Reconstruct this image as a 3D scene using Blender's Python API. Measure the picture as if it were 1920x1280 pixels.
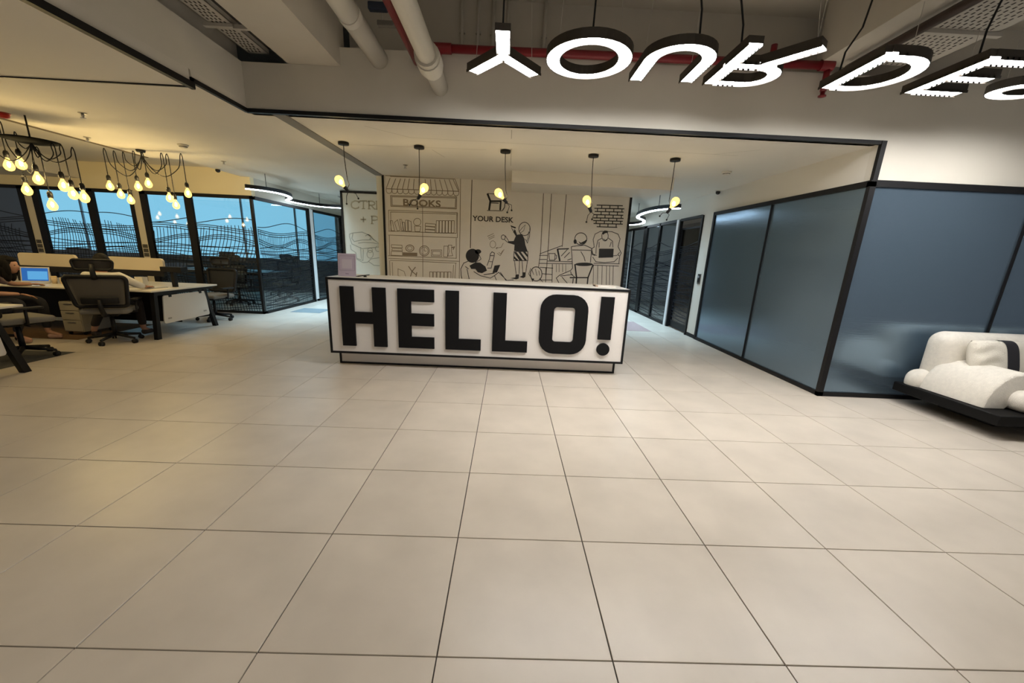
import bpy, bmesh, math, random
from mathutils import Vector, Matrix

random.seed(7)
for o in list(bpy.data.objects):
    bpy.data.objects.remove(o, do_unlink=True)
scene = bpy.context.scene
COL = scene.collection

# ------------------------------------------------------------------ camera
PITCH, YAW, ROLL, FOCAL = 0.2642, 0.0206, 0.0444, 761.86
CAM = Vector((1.5297, -1.1784, 1.4587))
cp, sp, cy_, sy_ = math.cos(PITCH), math.sin(PITCH), math.cos(YAW), math.sin(YAW)
fwd = Vector((sy_*cp, cy_*cp, -sp))
rt = Vector((cy_, -sy_, 0.0))
up = rt.cross(fwd)
rt2 = rt*math.cos(ROLL) + up*math.sin(ROLL)
up2 = -rt*math.sin(ROLL) + up*math.cos(ROLL)
cam_data = bpy.data.cameras.new('camera')
cam = bpy.data.objects.new('camera', cam_data)
COL.objects.link(cam)
m = Matrix((rt2, up2, -fwd)).transposed().to_4x4()
m.translation = CAM
cam.matrix_world = m
cam_data.sensor_fit = 'HORIZONTAL'
cam_data.sensor_width = 36.0
cam_data.lens = FOCAL/1920*36.0
cam_data.shift_y = 42.5/1920
cam_data.shift_x = -0.9/1920
cam_data.clip_start = 0.05
scene.camera = cam

# ------------------------------------------------------------------ world, fill lights, exposure
world = bpy.data.worlds.new('World')
scene.world = world
world.use_nodes = True
bg = world.node_tree.nodes['Background']
bg.inputs[0].default_value = (0.92, 0.93, 0.96, 1)
bg.inputs[1].default_value = 0.125

def area(name, loc, sx, sy, power, color, rot=(0, 0, 0), spread=math.pi):
    d = bpy.data.lights.new(name, 'AREA')
    d.shape = 'RECTANGLE'; d.size = sx; d.size_y = sy
    d.energy = power; d.color = color; d.spread = spread
    o = bpy.data.objects.new(name, d)
    o.location = loc; o.rotation_euler = rot
    COL.objects.link(o)
    return o
area('meeting_room_fill', (6.4, 9.0, 2.66), 1.0, 2.0, 14, (1.0, 0.95, 0.88))  # added fill to brighten the room behind the glass door
# unseen fill lights added over foyer and open office, behind and beside the camera
area('foyer_fill', (1.6, -1.6, 3.70), 3.2, 1.2, 23, (1.0, 0.90, 0.76))
area('office_fill', (-5.6, 1.2, 2.60), 2.4, 1.2, 4, (1.0, 0.88, 0.70))
area('corridor_fill_left', (-2.7, 9.2, 2.66), 0.6, 5.0, 60, (0.52, 0.79, 1.0), spread=1.5)  # added cool fill for the corridor floor, besides the S-curved lamp
area('corridor_fill_right', (4.45, 9.2, 2.66), 0.6, 5.0, 60, (0.52, 0.79, 1.0), spread=1.5)  # same added fill on the right side
scene.view_settings.view_transform = 'Standard'
scene.view_settings.look = 'None'
scene.view_settings.exposure = 0.35
scene.view_settings.gamma = 1.0
scene.view_settings.use_curve_mapping = False

# ------------------------------------------------------------------ materials
MATS = {}
def mat(name, col, rough=0.6, metal=0.0, emit=None, estr=0.0, var=0.0, vscale=4.0, bump=0.0, bscale=60.0,
        spec=None, objvar=0.0, coat=0.0):
    if name in MATS:
        return MATS[name]
    mt = bpy.data.materials.new(name); mt.use_nodes = True
    nt = mt.node_tree; b = nt.nodes['Principled BSDF']
    b.inputs['Base Color'].default_value = (*col, 1)
    b.inputs['Roughness'].default_value = rough
    b.inputs['Metallic'].default_value = metal
    if spec is not None: b.inputs['Specular IOR Level'].default_value = spec
    if coat: b.inputs['Coat Weight'].default_value = coat
    if emit is not None:
        b.inputs['Emission Color'].default_value = (*emit, 1)
        b.inputs['Emission Strength'].default_value = estr
    tc = nt.nodes.new('ShaderNodeTexCoord')
    src = None
    if var > 0:
        n = nt.nodes.new('ShaderNodeTexNoise'); n.inputs['Scale'].default_value = vscale
        n.inputs['Detail'].default_value = 5
        geo = nt.nodes.new('ShaderNodeNewGeometry')
        nt.links.new(geo.outputs['Position'], n.inputs['Vector'])
        mr = nt.nodes.new('ShaderNodeMapRange')
        mr.inputs[1].default_value = 0.3; mr.inputs[2].default_value = 0.7
        mr.inputs[3].default_value = 1-var; mr.inputs[4].default_value = 1+var
        nt.links.new(n.outputs['Fac'], mr.inputs[0]); src = mr.outputs[0]
    if objvar > 0:
        oi = nt.nodes.new('ShaderNodeObjectInfo')
        mr2 = nt.nodes.new('ShaderNodeMapRange')
        mr2.inputs[3].default_value = 1-objvar; mr2.inputs[4].default_value = 1+objvar
        nt.links.new(oi.outputs['Random'], mr2.inputs[0])
        if src is not None:
            mm = nt.nodes.new('ShaderNodeMath'); mm.operation = 'MULTIPLY'
            nt.links.new(src, mm.inputs[0]); nt.links.new(mr2.outputs[0], mm.inputs[1]); src = mm.outputs[0]
        else:
            src = mr2.outputs[0]
    if src is not None:
        vm = nt.nodes.new('ShaderNodeVectorMath'); vm.operation = 'SCALE'
        vm.inputs[0].default_value = col
        nt.links.new(src, vm.inputs['Scale'])
        nt.links.new(vm.outputs[0], b.inputs['Base Color'])
    if bump > 0:
        n2 = nt.nodes.new('ShaderNodeTexNoise'); n2.inputs['Scale'].default_value = bscale
        n2.inputs['Detail'].default_value = 3
        nt.links.new(tc.outputs['Object'], n2.inputs['Vector'])
        bp = nt.nodes.new('ShaderNodeBump'); bp.inputs['Strength'].default_value = bump
        bp.inputs['Distance'].default_value = 0.01
        nt.links.new(n2.outputs['Fac'], bp.inputs['Height'])
        nt.links.new(bp.outputs[0], b.inputs['Normal'])
    MATS[name] = mt
    return mt

def emis(name, col, strength):
    if name in MATS: return MATS[name]
    mt = bpy.data.materials.new(name); mt.use_nodes = True
    nt = mt.node_tree; nt.nodes.clear()
    e = nt.nodes.new('ShaderNodeEmission'); e.inputs[0].default_value = (*col, 1); e.inputs[1].default_value = strength
    out = nt.nodes.new('ShaderNodeOutputMaterial'); nt.links.new(e.outputs[0], out.inputs[0])
    MATS[name] = mt
    return mt

def glassmat(name, tint, rough=0.0, extra=0.05):
    mt = bpy.data.materials.new(name); mt.use_nodes = True
    nt = mt.node_tree; nt.nodes.clear()
    tr = nt.nodes.new('ShaderNodeBsdfTransparent'); tr.inputs[0].default_value = (*tint, 1)
    gl = nt.nodes.new('ShaderNodeBsdfGlossy'); gl.inputs['Roughness'].default_value = rough
    lw = nt.nodes.new('ShaderNodeLayerWeight'); lw.inputs['Blend'].default_value = 0.5
    pw = nt.nodes.new('ShaderNodeMath'); pw.operation = 'POWER'; pw.inputs[1].default_value = 5.0
    nt.links.new(lw.outputs['Facing'], pw.inputs[0])
    ad = nt.nodes.new('ShaderNodeMath'); ad.operation = 'MULTIPLY_ADD'; ad.inputs[1].default_value = 0.9-extra; ad.inputs[2].default_value = extra; ad.use_clamp = True
    nt.links.new(pw.outputs[0], ad.inputs[0])
    mx = nt.nodes.new('ShaderNodeMixShader')
    nt.links.new(ad.outputs[0], mx.inputs[0]); nt.links.new(tr.outputs[0], mx.inputs[1]); nt.links.new(gl.outputs[0], mx.inputs[2])
    out = nt.nodes.new('ShaderNodeOutputMaterial'); nt.links.new(mx.outputs[0], out.inputs[0])
    MATS[name] = mt
    return mt

WHITE = mat('white_plaster', (0.69, 0.655, 0.575), 0.75, var=0.03, vscale=1.5)
CEIL = mat('ceiling_paint', (0.72, 0.68, 0.60), 0.8, var=0.03, vscale=1.2)
SLAB = mat('slab_paint', (0.60, 0.56, 0.48), 0.85, var=0.05, vscale=2.0)
BLACK = mat('black_metal', (0.008, 0.008, 0.009), 0.5, spec=0.25)
BLACKP = mat('black_plastic', (0.010, 0.010, 0.011), 0.5, spec=0.3)
GROUT = mat('grout', (0.06, 0.052, 0.045), 0.9)
TILE = mat('porcelain_tile', (0.64, 0.575, 0.49), 0.34, var=0.07, vscale=2.6, objvar=0.025, spec=0.5)
CREAMW = mat('desk_white', (0.87, 0.83, 0.785), 0.45)
PLINTH = mat('plinth_white', (0.78, 0.74, 0.69), 0.5)
MURALW = mat('mural_wall', (0.76, 0.715, 0.64), 0.35, var=0.02)
PALEW = mat('pale_wall', (0.72, 0.70, 0.62), 0.5)
LINEB = mat('mural_black', (0.012, 0.011, 0.012), 0.5)
LINEG = mat('mural_brown', (0.24, 0.19, 0.13), 0.6)
LINEP = mat('mural_pale_green', (0.42, 0.42, 0.36), 0.6)
LINEK = mat('mural_khaki', (0.46, 0.41, 0.30), 0.6)
GLASS = glassmat('clear_glass', (0.92, 0.97, 0.98), 0.0, 0.11)
GLASSD = glassmat('tinted_glass', (0.62, 0.72, 0.76), 0.0, 0.10)
FILM = mat('film_print', (0.010, 0.014, 0.022), 0.5)
AMBER = None
PIPEW = mat('white_pipe', (0.62, 0.59, 0.52), 0.5, bump=0.12, bscale=14)
PIPER = mat('red_pipe', (0.22, 0.012, 0.018), 0.35)
GALV = mat('galvanised', (0.55, 0.52, 0.46), 0.5)
HOLE = mat('slot_dark', (0.05, 0.045, 0.04), 0.9)
BOUCLE = mat('boucle', (0.74, 0.70, 0.62), 0.95, var=0.05, vscale=30, bump=0.5, bscale=160)
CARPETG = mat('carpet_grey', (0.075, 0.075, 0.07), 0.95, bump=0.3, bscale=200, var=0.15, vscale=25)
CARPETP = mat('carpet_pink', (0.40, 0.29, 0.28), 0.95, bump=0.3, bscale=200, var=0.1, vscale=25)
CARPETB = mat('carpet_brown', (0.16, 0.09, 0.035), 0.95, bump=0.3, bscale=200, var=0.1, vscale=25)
CARPETBL = mat('carpet_blue_grey', (0.20, 0.25, 0.27), 0.95, bump=0.3, bscale=200, var=0.1, vscale=25)
MESHF = mat('chair_mesh', (0.16, 0.15, 0.135), 0.8, bump=0.3, bscale=300)
SEATF = mat('chair_fabric', (0.20, 0.19, 0.17), 0.9, bump=0.3, bscale=200)
FELT = mat('divider_felt', (0.66, 0.58, 0.44), 0.9, bump=0.2, bscale=200)
DESKTOP = mat('desk_laminate', (0.74, 0.70, 0.62), 0.4)
STEEL = mat('steel', (0.5, 0.5, 0.5), 0.3, 1.0)
SKIN = mat('skin', (0.42, 0.23, 0.16), 0.55)
HAIR = mat('hair', (0.006, 0.005, 0.004), 0.65, spec=0.2)

def fluted():
    mt = bpy.data.materials.new('fluted_glass'); mt.use_nodes = True
    nt = mt.node_tree; b = nt.nodes['Principled BSDF']
    b.inputs['Base Color'].default_value = (0.20, 0.285, 0.37, 1)
    b.inputs['Metallic'].default_value = 0.75
    b.inputs['Roughness'].default_value = 0.22
    b.inputs['Anisotropic'].default_value = 0.75
    tg = nt.nodes.new('ShaderNodeTangent'); tg.direction_type = 'RADIAL'; tg.axis = 'Z'
    nt.links.new(tg.outputs[0], b.inputs['Tangent'])
    tc = nt.nodes.new('ShaderNodeTexCoord')
    mp = nt.nodes.new('ShaderNodeMapping'); mp.inputs['Scale'].default_value = (1, 1, 12)
    n = nt.nodes.new('ShaderNodeTexNoise'); n.inputs['Scale'].default_value = 6; n.inputs['Detail'].default_value = 4
    nt.links.new(tc.outputs['Object'], mp.inputs[0]); nt.links.new(mp.outputs[0], n.inputs['Vector'])
    bp = nt.nodes.new('ShaderNodeBump'); bp.inputs['Strength'].default_value = 0.05; bp.inputs['Distance'].default_value = 0.01
    nt.links.new(n.outputs['Fac'], bp.inputs['Height']); nt.links.new(bp.outputs[0], b.inputs['Normal'])
    return mt
FLUTED = fluted()

# ------------------------------------------------------------------ mesh helpers
class MB:
    def __init__(s): s.bm = bmesh.new()
    def box(s, x0, x1, y0, y1, z0, z1, bev=0.0, seg=2):
        r = bmesh.ops.create_cube(s.bm, size=1.0)
        vs = r['verts']
        for v in vs:
            v.co = Vector(((x0+x1)/2+v.co.x*(x1-x0), (y0+y1)/2+v.co.y*(y1-y0), (z0+z1)/2+v.co.z*(z1-z0)))
        if bev > 0:
            es = list({e for v in vs for e in v.link_edges})
            bmesh.ops.bevel(s.bm, geom=es, offset=bev, segments=seg, profile=0.5, affect='EDGES', clamp_overlap=True)
        return s
    def cyl(s, p0, p1, r0, r1=None, n=12, caps=True):
        r1 = r0 if r1 is None else r1
        p0 = Vector(p0); p1 = Vector(p1); d = p1-p0
        if d.length < 1e-6: return s
        q = d.to_track_quat('Z', 'Y')
        rings = []
        for p, r in ((p0, r0), (p1, r1)):
            rings.append([s.bm.verts.new(p + q @ Vector((r*math.cos(2*math.pi*i/n), r*math.sin(2*math.pi*i/n), 0))) for i in range(n)])
        for i in range(n):
            s.bm.faces.new((rings[0][i], rings[0][(i+1) % n], rings[1][(i+1) % n], rings[1][i]))
        if caps:
            s.bm.faces.new(rings[0][::-1]); s.bm.faces.new(rings[1])
        return s
    def tube(s, pts, r, n=8, closed=False):
        pts = [Vector(p) for p in pts]; rings = []; N = len(pts)
        prev = None
        for i, p in enumerate(pts):
            if closed: d = pts[(i+1) % N]-pts[i-1]
            elif i == 0: d = pts[1]-p
            elif i == N-1: d = p-pts[i-1]
            else: d = pts[i+1]-pts[i-1]
            d.normalize()
            if prev is None:
                a = Vector((0, 0, 1)) if abs(d.z) < 0.9 else Vector((1, 0, 0))
                u = d.cross(a).normalized()
            else:
                u = (prev-d*prev.dot(d)).normalized()
            prev = u; w = d.cross(u)
            rr = r[i] if isinstance(r, (list, tuple)) else r
            rings.append([s.bm.verts.new(p+(u*math.cos(2*math.pi*k/n)+w*math.sin(2*math.pi*k/n))*rr) for k in range(n)])
        for i in range(N if closed else N-1):
            a = rings[i]; b = rings[(i+1) % N]
            for k in range(n):
                s.bm.faces.new((a[k], a[(k+1) % n], b[(k+1) % n], b[k]))
        if not closed:
            s.bm.faces.new(rings[0][::-1]); s.bm.faces.new(rings[-1])
        return s
    def ball(s, c, r, u=14, v=10, rot=None):
        rx, ry, rz = (r, r, r) if not isinstance(r, (list, tuple)) else r
        res = bmesh.ops.create_uvsphere(s.bm, u_segments=u, v_segments=v, radius=1.0)
        for vt in res['verts']:
            p = Vector((vt.co.x*rx, vt.co.y*ry, vt.co.z*rz))
            if rot is not None: p = rot @ p
            vt.co = p+Vector(c)
        return s
    def lathe(s, prof, c=(0, 0, 0), n=20, axis=None):
        q = Vector(axis).to_track_quat('Z', 'Y') if axis is not None else None
        rings = []
        for r, z in prof:
            ring = []
            for k in range(n):
                p = Vector((max(r, 1e-4)*math.cos(2*math.pi*k/n), max(r, 1e-4)*math.sin(2*math.pi*k/n), z))
                if q is not None: p = q @ p
                ring.append(s.bm.verts.new(p+Vector(c)))
            rings.append(ring)
        for a, b in zip(rings, rings[1:]):
            for k in range(n):
                s.bm.faces.new((a[k], a[(k+1) % n], b[(k+1) % n], b[k]))
        s.bm.faces.new(rings[0][::-1]); s.bm.faces.new(rings[-1])
        return s
    def prism(s, poly, f0, f1):
        """poly of 2d points; f0, f1 map (a, b) to the two end faces"""
        a = [s.bm.verts.new(f0(*p)) for p in poly]; b = [s.bm.verts.new(f1(*p)) for p in poly]
        n = len(poly)
        for i in range(n):
            s.bm.faces.new((a[i], a[(i+1) % n], b[(i+1) % n], b[i]))
        fa = s.bm.faces.new(a[::-1]); fb = s.bm.faces.new(b)
        fa.normal_update(); fb.normal_update()
        bmesh.ops.triangulate(s.bm, faces=[fa, fb])
        return s
    def ribbon(s, pts, w, f, closed=False, thick=None):
        """flat mitred ribbon in a 2d plane; f(a, b, side) gives 3d, side 0 front / 1 back"""
        P = [Vector(p) for p in pts]; N = len(P); Lf = []; Rt = []
        for i in range(N):
            if closed: d0 = (P[i]-P[i-1]); d1 = (P[(i+1) % N]-P[i])
            else:
                d0 = P[i]-P[i-1] if i > 0 else P[1]-P[0]
                d1 = P[i+1]-P[i] if i < N-1 else P[-1]-P[-2]
            d0 = d0.normalized() if d0.length > 1e-9 else Vector((1, 0)); d1 = d1.normalized() if d1.length > 1e-9 else d0
            n0 = Vector((-d0.y, d0.x)); n1 = Vector((-d1.y, d1.x))
            mv = n0+n1
            if mv.length < 0.3: mv = n1.copy()
            mv.normalize()
            k = 1.0/max(0.45, mv.dot(n1))
            Lf.append(P[i]+mv*(w/2*k)); Rt.append(P[i]-mv*(w/2*k))
        sides = (0,) if thick is None else (0, 1)
        V = {sd: ([s.bm.verts.new(f(p.x, p.y, sd)) for p in Lf], [s.bm.verts.new(f(p.x, p.y, sd)) for p in Rt]) for sd in sides}
        rng = range(N if closed else N-1)
        for i in rng:
            j = (i+1) % N
            for sd in sides:
                l, r = V[sd]
                fc = (l[i], l[j], r[j], r[i])
                s.bm.faces.new(fc if sd == 0 else fc[::-1])
            if thick is not None:
                for q in (0, 1):
                    a = V[0][q]; b = V[1][q]
                    s.bm.faces.new((a[i], b[i], b[j], a[j]))
        if thick is not None and not closed:
            for i in (0, N-1):
                s.bm.faces.new((V[0][0][i], V[0][1][i], V[1][1][i], V[1][0][i]))
        return s
    def xf(s, M):
        bmesh.ops.transform(s.bm, matrix=M, verts=s.bm.verts); return s
    def build(s, name, material, parent=None, smooth=False, off=None, fix=True):
        if fix: bmesh.ops.recalc_face_normals(s.bm, faces=s.bm.faces)
        if off is not None:
            for v in s.bm.verts: v.co -= Vector(off)
        me = bpy.data.meshes.new(name); s.bm.to_mesh(me); s.bm.free()
        me.materials.append(material)
        if smooth:
            for p in me.polygons: p.use_smooth = True
        o = bpy.data.objects.new(name, me); COL.objects.link(o)
        if parent is not None: o.parent = parent
        return o

def tag(o, label=None, cat=None, group=None, kind=None):
    if label: o['label'] = label
    if cat: o['category'] = cat
    if group: o['group'] = group
    if kind: o['kind'] = kind
    return o
def thing(name, label, cat, loc=(0, 0, 0), rz=0.0, group=None):
    o = bpy.data.objects.new(name, None); COL.objects.link(o)
    o.empty_display_size = 0.1
    o.location = loc; o.rotation_euler = (0, 0, rz)
    return tag(o, label, cat, group)
def struct(name, mb, material, label=None, cat=None, smooth=False):
    o = mb.build(name, material, None, smooth)
    return tag(o, label, cat, None, 'structure')
def centred(mb, name, material, label, cat, base, group=None, smooth=False, parent=None):
    o = mb.build(name, material, parent, smooth, off=base)
    o.location = base
    return tag(o, label, cat, group)
def copy_tree(o, parent=None):
    c = o.copy(); COL.objects.link(c); c.parent = parent
    for ch in o.children: copy_tree(ch, c)
    return c
def autosmooth(o, ang=40):
    me = o.data
    for p in me.polygons: p.use_smooth = True
    bm = bmesh.new(); bm.from_mesh(me)
    for e in bm.edges:
        e.smooth = len(e.link_faces) == 2 and e.calc_face_angle(0) < math.radians(ang)
    bm.to_mesh(me); bm.free()
    return o

def text_mesh(name, txt, size, material, parent, loc, rot=(math.pi/2, 0, 0), width=None, extrude=0.0, bold=0.0):
    cu = bpy.data.curves.new('tmp_text', 'FONT'); cu.body = txt; cu.size = size
    cu.extrude = extrude; cu.offset = bold; cu.resolution_u = 3
    t = bpy.data.objects.new('tmp_text', cu); COL.objects.link(t)
    dg = bpy.context.evaluated_depsgraph_get(); dg.update()
    me = bpy.data.meshes.new_from_object(t.evaluated_get(dg))
    bpy.data.objects.remove(t); bpy.data.curves.remove(cu)
    xs = [v.co.x for v in me.vertices]; w = max(xs)-min(xs); x0 = min(xs)
    k = (width/w) if width else 1.0
    R = Matrix.Rotation(rot[2], 4, 'Z') @ Matrix.Rotation(rot[0], 4, 'X')
    for v in me.vertices:
        v.co = R @ Vector(((v.co.x-x0)*k, v.co.y, v.co.z)) + Vector(loc)
    me.name = name; me.materials.clear(); me.materials.append(material)
    o = bpy.data.objects.new(name, me); COL.objects.link(o)
    if parent: o.parent = parent
    return o
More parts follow.
